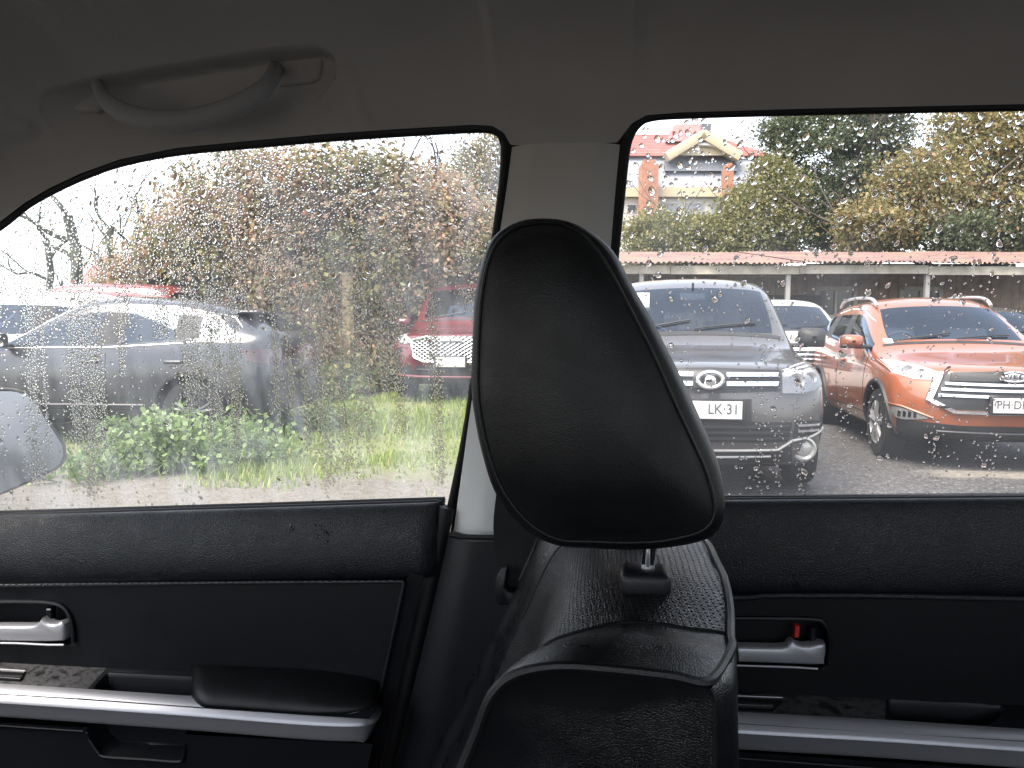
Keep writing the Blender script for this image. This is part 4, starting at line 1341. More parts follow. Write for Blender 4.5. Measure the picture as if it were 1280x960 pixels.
def front_patch(H, top, bot, off=.008, nu=28, nv=10, thick=.03, rear=False, mb=None, flat=None):
    """sheet between two (y,z) polylines, laid on the nose of the car"""
    T, B = resample(top, nu), resample(bot, nu)
    w_ = np.linspace(0, 1, nv)[:, None, None]
    G = T[None] * (1 - w_) + B[None] * w_
    D = -1 if not rear else 1
    out = np.zeros((nv, nu, 3)); lastx = .1
    for j in range(nv):
        for i in range(nu):
            x = cast_front(H, G[j, i, 0], G[j, i, 1], rear)
            if x is None: x = lastx
            lastx = x
            out[j, i] = (x + D * off, G[j, i, 0], G[j, i, 1])
    if flat is not None:
        out[..., 0] = out[..., 0] * (1 - flat) + out[..., 0].mean() * flat
    mb = mb or MB()
    mb.grid(out)
    rim = np.concatenate([out[0], out[1:, -1], out[-1, ::-1][1:], out[1:-1, 0][::-1]])
    mb.grid(np.array([rim, rim + np.array((-D * thick, 0, 0))]), close_v=True)
    return mb
def side_patch(H, top, bot, sg, off=.006, nu=24, nv=8, mb=None, thick=.02):
    T, B = resample(top, nu), resample(bot, nu)
    w_ = np.linspace(0, 1, nv)[:, None, None]
    G = T[None] * (1 - w_) + B[None] * w_
    out = np.zeros((nv, nu, 3)); last = sg * H['s']['w']
    for j in range(nv):
        for i in range(nu):
            y = cast_side(H, G[j, i, 0], G[j, i, 1], sg)
            if y is None: y = last
            last = y
            out[j, i] = (G[j, i, 0], y + sg * off, G[j, i, 1])
    mb = mb or MB(); mb.grid(out)
    rim = np.concatenate([out[0], out[1:, -1], out[-1, ::-1][1:], out[1:-1, 0][::-1]])
    mb.grid(np.array([rim, rim + np.array((0, -sg * thick, 0))]), close_v=True)
    return mb
def front_line(H, pts, r, off=.01, n=30, mb=None, flat=None, nn=8):
    P = resample(pts, n); out = []; last = .1
    for y, z in P:
        x = cast_front(H, y, z)
        if x is None: x = last
        last = x
        out.append((x - off, y, z))
    mb = mb or MB()
    return mb.tube(np.array(out), r, nn, flat=flat)
def side_line(H, pts, sg, r=.004, off=-.001, n=30, mb=None):
    P = resample(pts, n); out = []; last = sg * H['s']['w']
    for x, z in P:
        y = cast_side(H, x, z, sg)
        if y is None: y = last
        last = y
        out.append((x, y + sg * off, z))
    mb = mb or MB()
    return mb.tube(np.array(out), r, 6)
def mir(pts): return [(-y, z) for y, z in pts]

def door_mirrors(H, mat_top, z, x, both=True, size=(.10, .22, .15)):
    w = H['s']['w']
    for sg in (1, -1):
        y = sg * (w + .10)
        G = []
        a = np.linspace(0, 2 * math.pi, 20, endpoint=False)
        for dx, sc in ((-.09, .15), (-.08, .5), (-.05, .85), (0, 1.0), (.05, 1.0), (.07, .93)):
            ca, sa = np.cos(a), np.sin(a)
            sq = 1 / np.maximum(np.abs(ca) ** 4 + np.abs(sa) ** 4, 1e-9) ** .25
            G.append(np.stack([np.full(20, x + dx), y + ca * sq * size[1] / 2 * sc, z + sa * sq * size[2] / 2 * sc], 1))
        mb = MB().grid(np.array(G), close_v=True)
        mb.f.append(tuple(mb.n - 20 + k for k in range(20)))
        sm_ = mb.build('side_mirror', mat_top, H['root'])
        MB().rbox((x + .02, sg * (w - .01), z - size[2] * .42), (.08, .16, .04), .015).build('mirror_arm', M['trim_black'], sm_)
        MB().rbox((x + .03, y, z - size[2] * .36), (.10, size[1] * .95, .05), .02).build('mirror_base', M['trim_black'], sm_)

def wipers(H):
    s = H['s']
    mb = MB()
    for y0, y1 in ((.62, .05), (.02, -.52)):
        pts = []
        for t in np.linspace(0, 1, 10):
            y = (y0 + (y1 - y0) * t) * s['w'] / .9; x = s['xcowl'] + .06 + .10 * t + .1 * (y / s['w']) ** 2
            z = cast_top(H, x, y)
            pts.append((x, y, (z or s['zcowl']) + .018))
        mb.tube(np.array(pts), .009, 6)
    mb.build('wiper', M['trim_black'], H['root'])
    mb = MB()                                       # cowl grille
    g = []
    for y in np.linspace(-.72, .72, 24):
        yy = y * s['w'] / .9
        row = []
        for x in (s['xcowl'] + .0, s['xcowl'] + .05):
            xx = x + .11 * (yy / s['w']) ** 2
            z = cast_top(H, xx, yy)
            row.append((xx, yy, (z or s['zcowl']) + .004))
        g.append(row)
    mb.grid(np.array(g)); mb.build('cowl', M['trim_black'], H['root'])

def seams(H, sides=(1, -1), rows=True):
    s = H['s']; zb = s['zb']
    for sg in sides:
        mb = MB()
        x1, x2, x3 = s['xcowl'] + .14, s['xbp'] + .05, s['xcp'] + .12
        for x in (x1, x2):
            side_line(H, [(x - .02, zb - .04), (x, .7), (x - .01, .40)], sg, mb=mb)
        side_line(H, [(x3, zb - .02), (x3 - .06, .85), (x3 - .28, .58), (x3 - .34, .40)], sg, mb=mb)
        side_line(H, [(x1, .385), (x3 - .34, .385)], sg, mb=mb)
        mb.build('door_gap', M['well_black'], H['body'])
        for x in (x2 - .20, x3 - .22):
            hb = MB(); y = cast_side(H, x, zb - .13, sg) or sg * s['w']
            hb.rbox((x, y + sg * .018, zb - .13), (.20, .03, .035), .012)
            hb.build('door_handle', H['body'].data.materials[0], H['root'])

def number_plate(H, y, z, wd=.36, hg=.13, txt=None, align='LEFT', off=.03, tsize=.095):
    x = min(cast_front(H, y - wd / 2, z) or .1, cast_front(H, y + wd / 2, z) or .1, cast_front(H, y, z) or .1) - off
    pl = MB().rbox((x, y, z), (.012, wd, hg), .004).build('number_plate', M['plate_white'], H['root'])
    MB().rbox((x + .012, y, z), (.014, wd + .05, hg + .035), .005).build('plate_holder', M['trim_black'], H['root'])
    if txt:
        yy = {'LEFT': y + wd / 2 - .022, 'RIGHT': y - wd / 2 + .022, 'CENTER': y}[align]
        text_mesh(txt, tsize, 'plate_lettering', M['plate_ink'], pl, (x - .0075, yy, z + .006), (math.pi / 2, 0, -math.pi / 2), align, .0012, .88)
    return pl

def headlight(H, top, bot, bulbs, off=.010, lens=True):
    for m_ in (lambda p: p, mir):
        hl_ = front_patch(H, m_(top), m_(bot), off * .4, 26, 10, .05).build('headlight', M['lamp_reflector'], H['root'])
        for (y, z, r) in bulbs:
            mb = MB()
            y = y if m_(top) == top else -y
            x = cast_front(H, y, z)
            if x is None: continue
            mb.lathe([(0, .0), (r * .5, .0), (r, -.012), (r * 1.12, -.012), (r * 1.15, .02)], (x - .004, y, z), (1, 0, 0), 20)
            mb.build('lamp_bowl', M['alloy'], hl_)
        front_patch(H, m_(top), m_(bot), off + .012, 26, 10, .05).build('lens', M['lamp_lens'], hl_)

def place(px, py, t, theta, sp_L_front=True):
    p = at(px, py, t)
    return p

ROW = 'vehicles parked in the lot'
def gz(p): return (p[0], p[1], float(ground_h(p[0], p[1])))

# ---- grey SUV nose-on (right of the headrest)
p = at(887, 520, 5.55)
g = build_car('parked_car', dict(L=4.62, w=.90, zr=1.76, zh0=.985, zh1=1.10, zcowl=1.13, zb=1.08, xcowl=1.22, xhead=1.86, wr=.66, corner=.24, nose=.06, cladding=False, rw=.35, zbot=.21),
              M['paint_grey'], R(88), gz(p))
tag(g['root'], 'grey off-roader parked nose-on right beside the headrest, oval badge on grille', 'car', ROW)
wd = .51
front_patch(g, [(-wd, .968), (0, .985), (wd, .968)], [(-wd, .815), (0, .80), (wd, .815)], .006, 40, 10).build('grille', M['grille_black'], g['root'])
for z in (.935, .868):
    front_patch(g, [(-wd + .01, z + .017), (0, z + .021), (wd - .01, z + .017)], [(-wd + .02, z - .013), (0, z - .010), (wd - .02, z - .013)], .028, 40, 4).build('grille_bar', M['chrome'], g['root'])
x = cast_front(g, 0, .90)
a = np.linspace(0, 2 * math.pi, 40, endpoint=False)
em = MB().tube(np.stack([np.full(40, x - .055), .086 * np.cos(a), .90 + .056 * np.sin(a)], 1), .017, 8, closed=True)
hb = []
for r_, z_, y_ in ((.0, .925, 0),):
    pts = [(-.040, .868), (-.038, .912), (-.022, .93), (0, .934), (.022, .93), (.038, .912), (.040, .868), (.02, .853), (-.02, .853)]
em.slab(np.array([(x - .066, y, z) for y, z in pts]), (.03, 0, 0), .006)
em.build('badge', M['chrome'], g['root'])
front_patch(g, [(-.12, .965), (.12, .965)], [(-.12, .84), (.12, .84)], .030, 12, 6).build('badge_recess', M['grille_black'], g['root'])
headlight(g, [(.525, .965), (.66, 1.0), (.78, 1.01), (.85, .98)], [(.525, .80), (.68, .795), (.80, .82), (.865, .855)], [(.64, .885, .052), (.755, .905, .04)])
# lower intake with slats, side vents, skid bar, fog lamps
front_patch(g, [(-.60, .590), (0, .60), (.60, .590)], [(-.58, .445), (0, .44), (.58, .445)], .004, 40, 8).build('intake', M['grille_black'], g['root'])
for z in (.555, .512, .468):
    front_patch(g, [(-.58, z + .010), (.58, z + .010)], [(-.58, z - .008), (.58, z - .008)], .018, 36, 3).build('intake_slat', M['trim_black'], g['root'])
for sg in (1, -1):
    front_patch(g, [(sg * .63, .600), (sg * .86, .585)], [(sg * .61, .470), (sg * .85, .490)], .005, 16, 6).build('side_vent', M['grille_black'], g['root'])
    for z in (.562, .520):
        front_patch(g, [(sg * .645, z + .010), (sg * .845, z + .004)], [(sg * .645, z - .008), (sg * .845, z - .010)], .016, 16, 3).build('vent_bar', M['chrome'], g['root'])
    y = sg * .70; x = cast_front(g, y, .385)
    fl = MB().lathe([(.0, -.018), (.045, -.016), (.058, -.008), (.075, -.026), (.088, -.022), (.092, .03)], (x, y, .385), (1, 0, 0), 28)
    fl.build('fog_lamp', M['fog_lens'], g['root'])
front_line(g, [(-.87, .52), (-.76, .475), (-.60, .45), (-.50, .385), (0, .375), (.50, .385), (.60, .45), (.76, .475), (.87, .52)], .011, .010, 60).build('skid_bar', M['fog_lens'], g['root'])
front_line(g, [(-.45, .335), (0, .325), (.45, .335)], .010, .010, 40).build('skid_bar', M['fog_lens'], g['root'])
front_patch(g, [(-.60, .415), (-.5, .37), (0, .362), (.5, .37), (.60, .415)], [(-.62, .29), (-.5, .285), (0, .285), (.5, .285), (.62, .29)], .003, 40, 6).build('lower_valance', M['trim_black'], g['root'])
number_plate(g, -.05, .680, .36, .13, 'LK·31', 'RIGHT', .02, .105)
front_patch(g, [(-.30, .76), (.26, .76)], [(-.30, .60), (.26, .60)], .010, 12, 6).build('plate_recess', M['trim_black'], g['root'])
door_mirrors(g, M['trim_black'], 1.185, 1.42, size=(.12, .23, .17))
wipers(g); seams(g)
MB().rbox((1.60, .47, 1.52), (.003, .12, .14), .001).build('dash_paper', M['paper'], g['root'])

# ---- orange SUV at the right edge
p = at(1266, 505, 6.62)
o_ = build_car('parked_car', dict(L=4.34, w=.885, zr=1.60, zh0=.90, zh1=1.02, zcowl=1.06, zb=1.02, xcowl=1.17, xhead=1.98, wr=.58, corner=.30, nose=.10, xroof=3.95, xbp=2.42, xcp=3.25, wheelbase=2.56, xfw=.84, rw=.335, zbot=.22, zq=.10),
               M['paint_orange'], R(87), gz(p), rim='alloy')
tag(o_['root'], 'orange SUV with chrome grille bars parked at the right edge of the lot', 'car', ROW)
gt = [(-.52, .845), (-.40, .88), (0, .89), (.40, .88), (.52, .845)]
gb = [(-.60, .62), (-.42, .545), (0, .545), (.42, .545), (.60, .62)]
front_patch(o_, gt, gb, .006, 44, 12).build('grille', M['grille_black'], o_['root'])
front_patch(o_, [(-.44, .872), (0, .884), (.44, .872)], [(-.46, .80), (0, .80), (.46, .80)], .018, 40, 5).build('grille_panel', M['trim_black'], o_['root'])
for z, hw in ((.775, .50), (.725, .53), (.672, .555)):
    front_patch(o_, [(-hw, z + .012), (0, z + .008), (hw, z + .012)], [(-hw, z - .010), (0, z - .014), (hw, z - .010)], .030, 40, 3).build('grille_bar', M['chrome'], o_['root'])
for sg in (1, -1):
    front_patch(o_, [(sg * .50, .865), (sg * .555, .875)], [(sg * .605, .62), (sg * .645, .625)], .032, 6, 16).build('grille_side', M['chrome'], o_['root'])
    front_patch(o_, [(sg * .605, .64), (sg * .645, .625)], [(sg * .42, .535), (sg * .44, .512)], .034, 6, 14).build('grille_side', M['chrome'], o_['root'])
front_patch(o_, [(-.43, .538), (.43, .538)], [(-.43, .514), (.43, .514)], .034, 30, 3).build('grille_lower_bar', M['chrome'], o_['root'])
x = cast_front(o_, 0, .84)
em = MB().tube(np.stack([np.full(40, x - .055), .105 * np.cos(a), .845 + .042 * np.sin(a)], 1), .010, 8, closed=True)
em.slab(np.stack([np.full(40, x - .05), .104 * np.cos(a), .845 + .041 * np.sin(a)], 1), (.03, 0, 0), .004)
bd = em.build('badge', M['chrome'], o_['root'])
mb = MB()
for pts in ([(.075, .862), (.05, .868), (.045, .85), (.07, .842), (.072, .828), (.045, .826)], [(.022, .866), (.030, .83)], [(.0, .866), (-.004, .828)], [(-.03, .868), (.0, .845), (-.028, .828)], [(-.075, .864), (-.05, .866), (-.048, .828), (-.074, .83)]):
    mb.tube(np.array([(x - .058, y, z) for y, z in pts]), .0045, 6)
mb.build('badge_relief', M['alloy_dark'], bd)
headlight(o_, [(.50, .860), (.62, .915), (.74, .95), (.855, .955)], [(.50, .842), (.60, .80), (.72, .805), (.862, .855)], [(.735, .875, .044), (.65, .865, .030)])
for sg in (1, -1):
    front_patch(o_, [(sg * .62, .475), (sg * .80, .535), (sg * .855, .545)], [(sg * .62, .450), (sg * .78, .425), (sg * .855, .445)], .010, 18, 6).build('fog_lamp', M['fog_lens'], o_['root'])
    for k in range(4):
        y = sg * (.70 + k * .035)
        front_patch(o_, [(y, .505), (y + sg * .02, .51)], [(y, .455), (y + sg * .02, .455)], .016, 4, 4).build('fog_slat', M['chrome'], o_['root'])
    front_line(o_, [(sg * .58, .46), (sg * .80, .55), (sg * .87, .56)], .010, .006, 20).build('fog_trim', M['paint_orange'], o_['root'])
front_patch(o_, [(-.62, .40), (0, .41), (.62, .40)], [(-.58, .30), (0, .295), (.58, .30)], .004, 40, 6).build('lower_valance', M['trim_black'], o_['root'])
front_line(o_, [(-.55, .345), (0, .34), (.55, .345)], .012, .012, 40).build('skid_bar', M['alloy_dark'], o_['root'])
number_plate(o_, -.01, .60, .36, .13, 'PH·DH', 'LEFT', .05, .100)
door_mirrors(o_, M['paint_orange'], 1.12, 1.38, size=(.12, .23, .14))
wipers(o_); seams(o_)
for sg in (1, -1):      # roof rails
    pts = [(1.98, sg * .585, 1.50), (2.10, sg * .585, 1.565), (2.35, sg * .585, 1.60), (3.0, sg * .58, 1.612), (3.5, sg * .57, 1.585), (3.68, sg * .565, 1.52)]
    MB().tube(catmull(pts, 5), .019, 8).build('roof_rail', M['alloy'], o_['root'])
    # chrome line along the window tops
    side_line(o_, [(1.75, 1.33), (2.2, 1.47), (2.8, 1.49), (3.3, 1.44)], sg, .008, .003, 30).build('window_trim', M['chrome'], o_['root'])
    ar = np.linspace(R(-8), R(188), 30)
    for xw_ in (.84, .84 + 2.56):
        side_line(o_, [(xw_ + .415 * math.cos(q), .335 + .415 * math.sin(q)) for q in ar], sg, .024, .0, 40).build('arch_trim', M['trim_black'], o_['root'])
front_patch(o_, [(.60, 1.15), (.68, 1.15)], [(.60, 1.105), (.68, 1.105)], .005, 5, 4, .002).build('windscreen_sticker', M['paper'], o_['root'])

# ---- white SUV standing further back between the two
p = at(1018, 430, 10.4)
wv = build_car('parked_car', dict(L=4.5, w=.90, zr=1.70, zh0=1.0, zh1=1.09, zcowl=1.12, zb=1.06, corner=.22), M['paint_white'], R(90), gz(p))
tag(wv['root'], 'white SUV with paper behind its windscreen, half hidden behind grey and orange cars', 'car', ROW)
front_patch(wv, [(-.5, .93), (.5, .93)], [(-.5, .72), (.5, .72)], .006, 24, 8).build('grille', M['grille_black'], wv['root'])
for z in (.88, .82, .76):
    front_patch(wv, [(-.49, z + .012), (.49, z + .012)], [(-.49, z - .010), (.49, z - .010)], .02, 24, 3).build('grille_bar', M['chrome'], wv['root'])
headlight(wv, [(.53, .93), (.70, .975), (.83, .97)], [(.53, .80), (.70, .80), (.85, .84)], [(.70, .88, .05)])
number_plate(wv, 0, .56)
door_mirrors(wv, M['paint_white'], 1.17, 1.42); wipers(wv); seams(wv)
front_patch(wv, [(.20, 1.52), (.50, 1.52)], [(.20, 1.36), (.50, 1.36)], .005, 8, 6, .002).build('windscreen_paper', M['paper'], wv['root'])

# ---- dark car behind the orange one
p = at(1330, 430, 11.2)
dk = build_car('parked_car', dict(L=4.4, w=.88, zr=1.62, zh0=.94, zcowl=1.06, zb=1.02), M['paint_black'], R(92), gz(p))
tag(dk['root'], 'dark car behind the orange SUV, only its roof corner in view', 'car', ROW)
wipers(dk)

# ---- red SUV nose-on on the grass, left of the headrest
p = at(563, 455, 10.7)
rv = build_car('parked_car', dict(L=4.65, w=.97, zr=1.83, zh0=.98, zh1=1.07, zcowl=1.12, zb=1.07, xcowl=1.20, xhead=2.0, wr=.79, corner=.26, nose=.06, rw=.36), M['paint_red'], R(89), gz(p))
tag(rv['root'], 'dark red SUV with honeycomb grille parked on the grass left of the headrest', 'car', ROW)
gt = [(-.60, .90), (-.35, .955), (0, .96), (.35, .955), (.60, .90)]
gb = [(-.56, .66), (-.40, .60), (0, .595), (.40, .60), (.56, .66)]
front_patch(rv, gt, gb, .005, 44, 12).build('grille', M['grille_black'], rv['root'])
mb = MB()
poly = np.array(gt + gb[::-1])
for k in range(-14, 15):
    for sl in (1, -1):
        ys = np.linspace(-.6, .6, 60)
        zs = .78 + sl * (ys - k * .085) * .62
        ok = sdf_poly(np.stack([ys, zs], 1), poly) > .0
        seg = [(y, z) for y, z, q in zip(ys, zs, ok) if q]
        if len(seg) > 4: front_line(rv, [seg[0], seg[-1]], .0085, .012, 12, mb, None, 4)
mb.build('grille_mesh', M['alloy'], rv['root'])
rim_ = gt + gb[::-1] + gt[:1]
front_line(rv, rim_[3:], .019, .014, 70).build('grille_surround', M['chrome'], rv['root'])
x = cast_front(rv, 0, .91)
MB().rbox((x - .03, 0, .905), (.02, .30, .038), .008).build('badge_bar', M['plate_white'], rv['root'])
headlight(rv, [(.60, .915), (.74, .985), (.88, .985)], [(.58, .86), (.72, .85), (.90, .90)], [(.78, .92, .04)])
for sg in (1, -1):
    front_patch(rv, [(sg * .78, .80), (sg * .90, .74)], [(sg * .78, .48), (sg * .86, .44)], .006, 10, 10).build('side_vent', M['grille_black'], rv['root'])
    front_patch(rv, [(sg * .62, .56), (sg * .80, .48)], [(sg * .55, .45), (sg * .80, .40)], .006, 14, 6).build('fog_panel', M['grille_black'], rv['root'])
front_patch(rv, [(-.52, .545), (.52, .545)], [(-.56, .44), (.56, .44)], .005, 30, 6).build('intake', M['grille_black'], rv['root'])
front_line(rv, [(-.50, .49), (.50, .49)], .012, .014, 30).build('intake_bar', M['trim_black'], rv['root'])
front_line(rv, [(-.86, .40), (-.5, .385), (.5, .385), (.86, .40)], .022, .002, 50).build('bumper_lip', M['paint_red'], rv['root'])
number_plate(rv, 0, .60, .42, .14, None, off=.04)
door_mirrors(rv, M['paint_red'], 1.16, 1.40, size=(.12, .24, .15)); wipers(rv); seams(rv, (1,))

# ---- slate crossover broadside on the left
pr = at(392, 470, 8.9)
L_ = 4.55
dv = build_car('parked_car', dict(L=L_, w=.91, zr=1.60, zh0=.90, zh1=1.0, zcowl=1.04, zb=1.02, xcowl=1.20, xhead=2.05, wr=.60, xroof=3.95, xbp=2.55, xcp=3.45, drop=.10, zq=.10, tail=.02, wheelbase=2.68, xfw=.86, rw=.35, zbot=.24, cladding=2),
               M['paint_slate'], R(2), gz(pr + np.array((-L_ * math.cos(R(2)), -L_ * math.sin(R(2)) - 0, 0))), rim='alloy_dark')
tag(dv['root'], 'slate grey sloping-roof crossover parked broadside behind tall weeds', 'car', ROW)
seams(dv, (-1,)); door_mirrors(dv, M['paint_slate'], 1.12, 1.45); wipers(dv)
for sg in (1, -1):
    side_line(dv, [(1.45, 1.10), (2.1, 1.455), (2.7, 1.50), (3.3, 1.475), (3.9, 1.37), (4.05, 1.24), (3.6, 1.10), (2.6, 1.045), (1.45, 1.035)], sg, .0055, .002, 70).build('window_trim', M['chrome'], dv['root'])
    side_patch(dv, [(4.05, 1.04), (4.42, 1.02)], [(4.15, .90), (4.42, .86)], sg, .006).build('tail_lamp', M['tail_red'], dv['root'])
    ar = np.linspace(R(-10), R(190), 30)
    for xw_ in (.86, .86 + 2.68):
        side_line(dv, [(xw_ + .43 * math.cos(q), .35 + .43 * math.sin(q)) for q in ar], sg, .028, .0, 40).build('arch_trim', M['trim_black'], dv['root'])
    side_line(dv, [(1.4, .43), (3.0, .43)], sg, .014, .002, 30).build('sill_trim', M['alloy_dark'], dv['root'])
front_patch(dv, [(-.75, 1.03), (.75, 1.03)], [(-.78, .90), (.78, .90)], .008, 30, 5, rear=True).build('tail_lamp', M['tail_red'], dv['root'])
front_patch(dv, [(-.8, .62), (.8, .62)], [(-.8, .40), (.8, .40)], .008, 30, 5, rear=True).build('rear_bumper', M['trim_black'], dv['root'])
# spoiler and shark fin
zt = cast_top(dv, 3.92, 0) or 1.5
MB().rbox((4.02, 0, zt - .02), (.26, 1.16, .035), .014).build('spoiler', M['paint_slate'], dv['root'])
MB().slab(np.array([(3.55, 0, 1.57), (3.75, 0, 1.56), (3.74, 0, 1.63), (3.70, 0, 1.64)]), (0, .03, 0), .004).build('antenna_fin', M['paint_slate'], dv['root'])

# ---- two cars standing behind it, only their roofs show
p2 = at(250, 470, 12.2)
c2 = build_car('parked_car', dict(L=4.3, w=.88, zr=1.93, zh0=1.05, zh1=1.15, zcowl=1.22, zb=1.18), M['paint_pinkred'], R(2), gz(p2 + np.array((-4.3, 0, 0))))
tag(c2['root'], 'red car behind the slate crossover, only its roof showing above', 'car', ROW)
seams(c2, (-1,))
p3 = at(130, 470, 10.9)
c3 = build_car('parked_car', dict(L=4.2, w=.86, zr=1.78, zh0=.95, zcowl=1.12, zb=1.08), M['paint_white'], R(1), gz(p3 + np.array((-4.2, .35, 0))))
tag(c3['root'], 'white car at the far left behind the slate crossover, roof line showing', 'car', ROW)
seams(c3, (-1,))
# ================================================================== BUILDINGS
def cam_empty(name, X, Y, z=0.0):
    return empty(name, tuple(camxy(X, Y, z)), YAW)

# open-fronted shed with a rusty corrugated roof behind the parked cars
SY = 15.6
sh = cam_empty('carport_shed', 0, SY)
tag(sh, 'long low open shed with rusty corrugated roof and cream fascia behind the cars', 'shed')
X0, X1 = -2.0, 13.5
us = np.linspace(X0, X1, 560)
rr_ = np.random.default_rng(3)
sag = np.interp(us, np.linspace(X0, X1, 24), rr_.uniform(-.02, .02, 24))
hole = lambda u: .16 * np.exp(-((u - 9.6) / .8) ** 2)
wave = .022 * np.sin(us * 2 * math.pi / .11)
edge_z = 2.50 + sag + wave
jag = np.interp(us, np.linspace(X0, X1, 130), rr_.uniform(-.10, .05, 130))
G = []
for k, f in enumerate(np.linspace(0, 1, 10)):
    y = -.25 + f * 4.6 + (jag if k == 0 else 0)
    z = edge_z + f * .62 - (sag * f) + (0 if k else -.02 * np.abs(jag) * 3)
    G.append(np.stack([us, np.full_like(us, 0) + y, z], 1))
# separate overlapping sheets, each a part
step = 560 // 14
for k in range(14):
    i0, i1 = k * step, min(560, (k + 1) * step + 3)
    g_ = np.array([r_[i0:i1] for r_ in G]) + np.array((0, rr_.uniform(-.05, .05), .006 * (k % 2) + rr_.uniform(0, .025)))
    MB().grid(g_).build('roof_sheet', M['rusty_sheet'], sh, angle=80)
nseg = 6
for k in range(nseg):
    a0, a1 = X0 + (X1 - X0) * k / nseg, X0 + (X1 - X0) * (k + 1) / nseg
    MB().box(((a0 + a1) / 2, -.10, 2.375 + rr_.uniform(-.012, .012)), (a1 - a0 - .012, .035, .17)).build('fascia_board', M['fascia_paint'], sh)
for X in (-1.8, 2.6, 5.55, 8.35, 11.2, 13.3):
    MB().box((X, -.03, 1.20), (.085, .08, 2.36)).build('shed_post', M['post_white'], sh)
pw = .23
k = 0
X = X0
while X < X1:
    w_ = pw * rr_.uniform(.8, 1.15)
    MB().box((X + w_ / 2, 2.6 + rr_.uniform(-.012, .012), 1.32), (w_ - .012, .03, 2.64 + rr_.uniform(-.03, .03))).build('wall_plank', M['old_plank'], sh)
    X += w_
MB().box(((X0 + X1) / 2, 2.72, 1.35), (X1 - X0, .06, 2.6)).build('wall_backing', M['shed_dark'], sh)
for X in (X0, X1):
    MB().box((X, 2.1, 1.3), (.06, 4.3, 2.55)).build('side_wall', M['old_plank'], sh)
for X, zc_ in ((5.3, 1.82), (7.6, 1.8), (9.6, 1.80), (3.2, 1.8)):
    fr_ = MB()
    for dx, dz, sx2, sz2 in ((0, .33, 1.0, .09), (0, -.33, 1.0, .09), (-.46, 0, .09, .75), (.46, 0, .09, .75), (0, 0, .05, .6)):
        fr_.box((X + dx, 2.54, zc_ + dz), (sx2, .06, sz2))
    wf_ = fr_.build('window', M['window_frame_paint'], sh)
    MB().box((X, 2.565, zc_), (.86, .01, .6)).build('pane', M['pane_dark'], wf_)
MB().box((6.6, 2.5, 1.0), (1.3, .05, 1.95)).build('dark_door', M['shed_dark'], sh)
MB().box((8.0, -.06, 2.475), (4.2, .02, .055)).build('eave_gap_shade', M['shed_dark'], sh)  # black strip imitates the shaded gap under the roof sheets

# big house with red tiled roof, zinc mansard, cream gable
HY = 46.0
def hx(px, t=HY): return (px - 640) / 960.0 * t
def hz(py, t=HY): return CAM_Z + (405 - py) / 960.0 * t
ho = cam_empty('house', hx(880), HY)
tag(ho, 'pale house with red tiled roof, cream gable and brick chimney above the bushes', 'house')
def hb(name, px0, px1, py0, py1, y, d, mt, parent=ho):
    x0, x1 = hx(px0) - hx(880), hx(px1) - hx(880)
    return MB().box(((x0 + x1) / 2, y + d / 2, (hz(py0) + hz(py1)) / 2), (x1 - x0, d, abs(hz(py0) - hz(py1)))).build(name, mt, parent, smooth=False)
hb('wall', 700, 975, 250, 410, 0, 9, M['house_white'])
hb('cornice', 695, 980, 238.5, 250, -.35, 9.6, M['house_cream'])
# zinc mansard: sloping band
mb = MB()
xa, xb = hx(695) - hx(880), hx(980) - hx(880)
mb.add([(xa, -.2, hz(238)), (xb, -.2, hz(238)), (xb - .5, 1.3, hz(198, HY + 1.3)), (xa + .5, 1.3, hz(198, HY + 1.3)), (xa, 8.8, hz(238)), (xb, 8.8, hz(238)), (xb - .5, 7.5, hz(198)), (xa + .5, 7.5, hz(198))],
       [(0, 1, 2, 3), (4, 7, 6, 5), (0, 3, 7, 4), (1, 5, 6, 2)])
mb.build('mansard', M['house_zinc'], ho, smooth=False)
mb = MB()
x0, x1 = hx(829) - hx(880), hx(918) - hx(880)
mb.add([(x0, .18, hz(217)), (x1, .18, hz(217)), (x1, .60, hz(206.5, HY + .6)), (x0, .60, hz(206.5, HY + .6)), (x0, .9, hz(217)), (x1, .9, hz(217))], [(0, 1, 2, 3), (0, 3, 4), (1, 5, 2)])
pb = mb.build('band_window', M['house_dark'], ho, smooth=False)
# hipped red roof built of tile courses
rf_l, rf_r, rdg = hx(690) - hx(880), hx(965) - hx(880), hz(176)
mb = MB()
zE, zR = hz(199, HY + .9), hz(174, HY + 4.1)
nrow = 14
for k in range(nrow):
    f0, f1 = k / nrow, (k + 1) / nrow
    zA, zB = zE + (zR - zE) * f0 + .05, zE + (zR - zE) * f1
    yA, yB = .9 + 3.2 * f0, .9 + 3.2 * f1
    xl0, xl1 = rf_l + 1.6 * f0, rf_l + 1.6 * f1
    xr0, xr1 = rf_r - 3.0 * f0, rf_r - 3.0 * f1
    mb.add([(xl0, yA, zA), (xr0, yA, zA), (xr1, yB, zB), (xl1, yB, zB)], [(0, 1, 2, 3)])
    mb.add([(xl0, yA, zA), (xr0, yA, zA), (xr0, yA, zA - .09), (xl0, yA, zA - .09)], [(0, 1, 2, 3)])
mb.add([(rf_l, .9, zE), (rf_l + 1.6, 4.1, zR), (rf_r - 3.0, 4.1, zR), (rf_r, .9, zE), (rf_r, 7.4, zE), (rf_l, 7.4, zE)], [(1, 2, 4, 5), (0, 1, 5), (3, 4, 2)])
rf = mb.build('roof', M['tile_red'], ho, smooth=False)
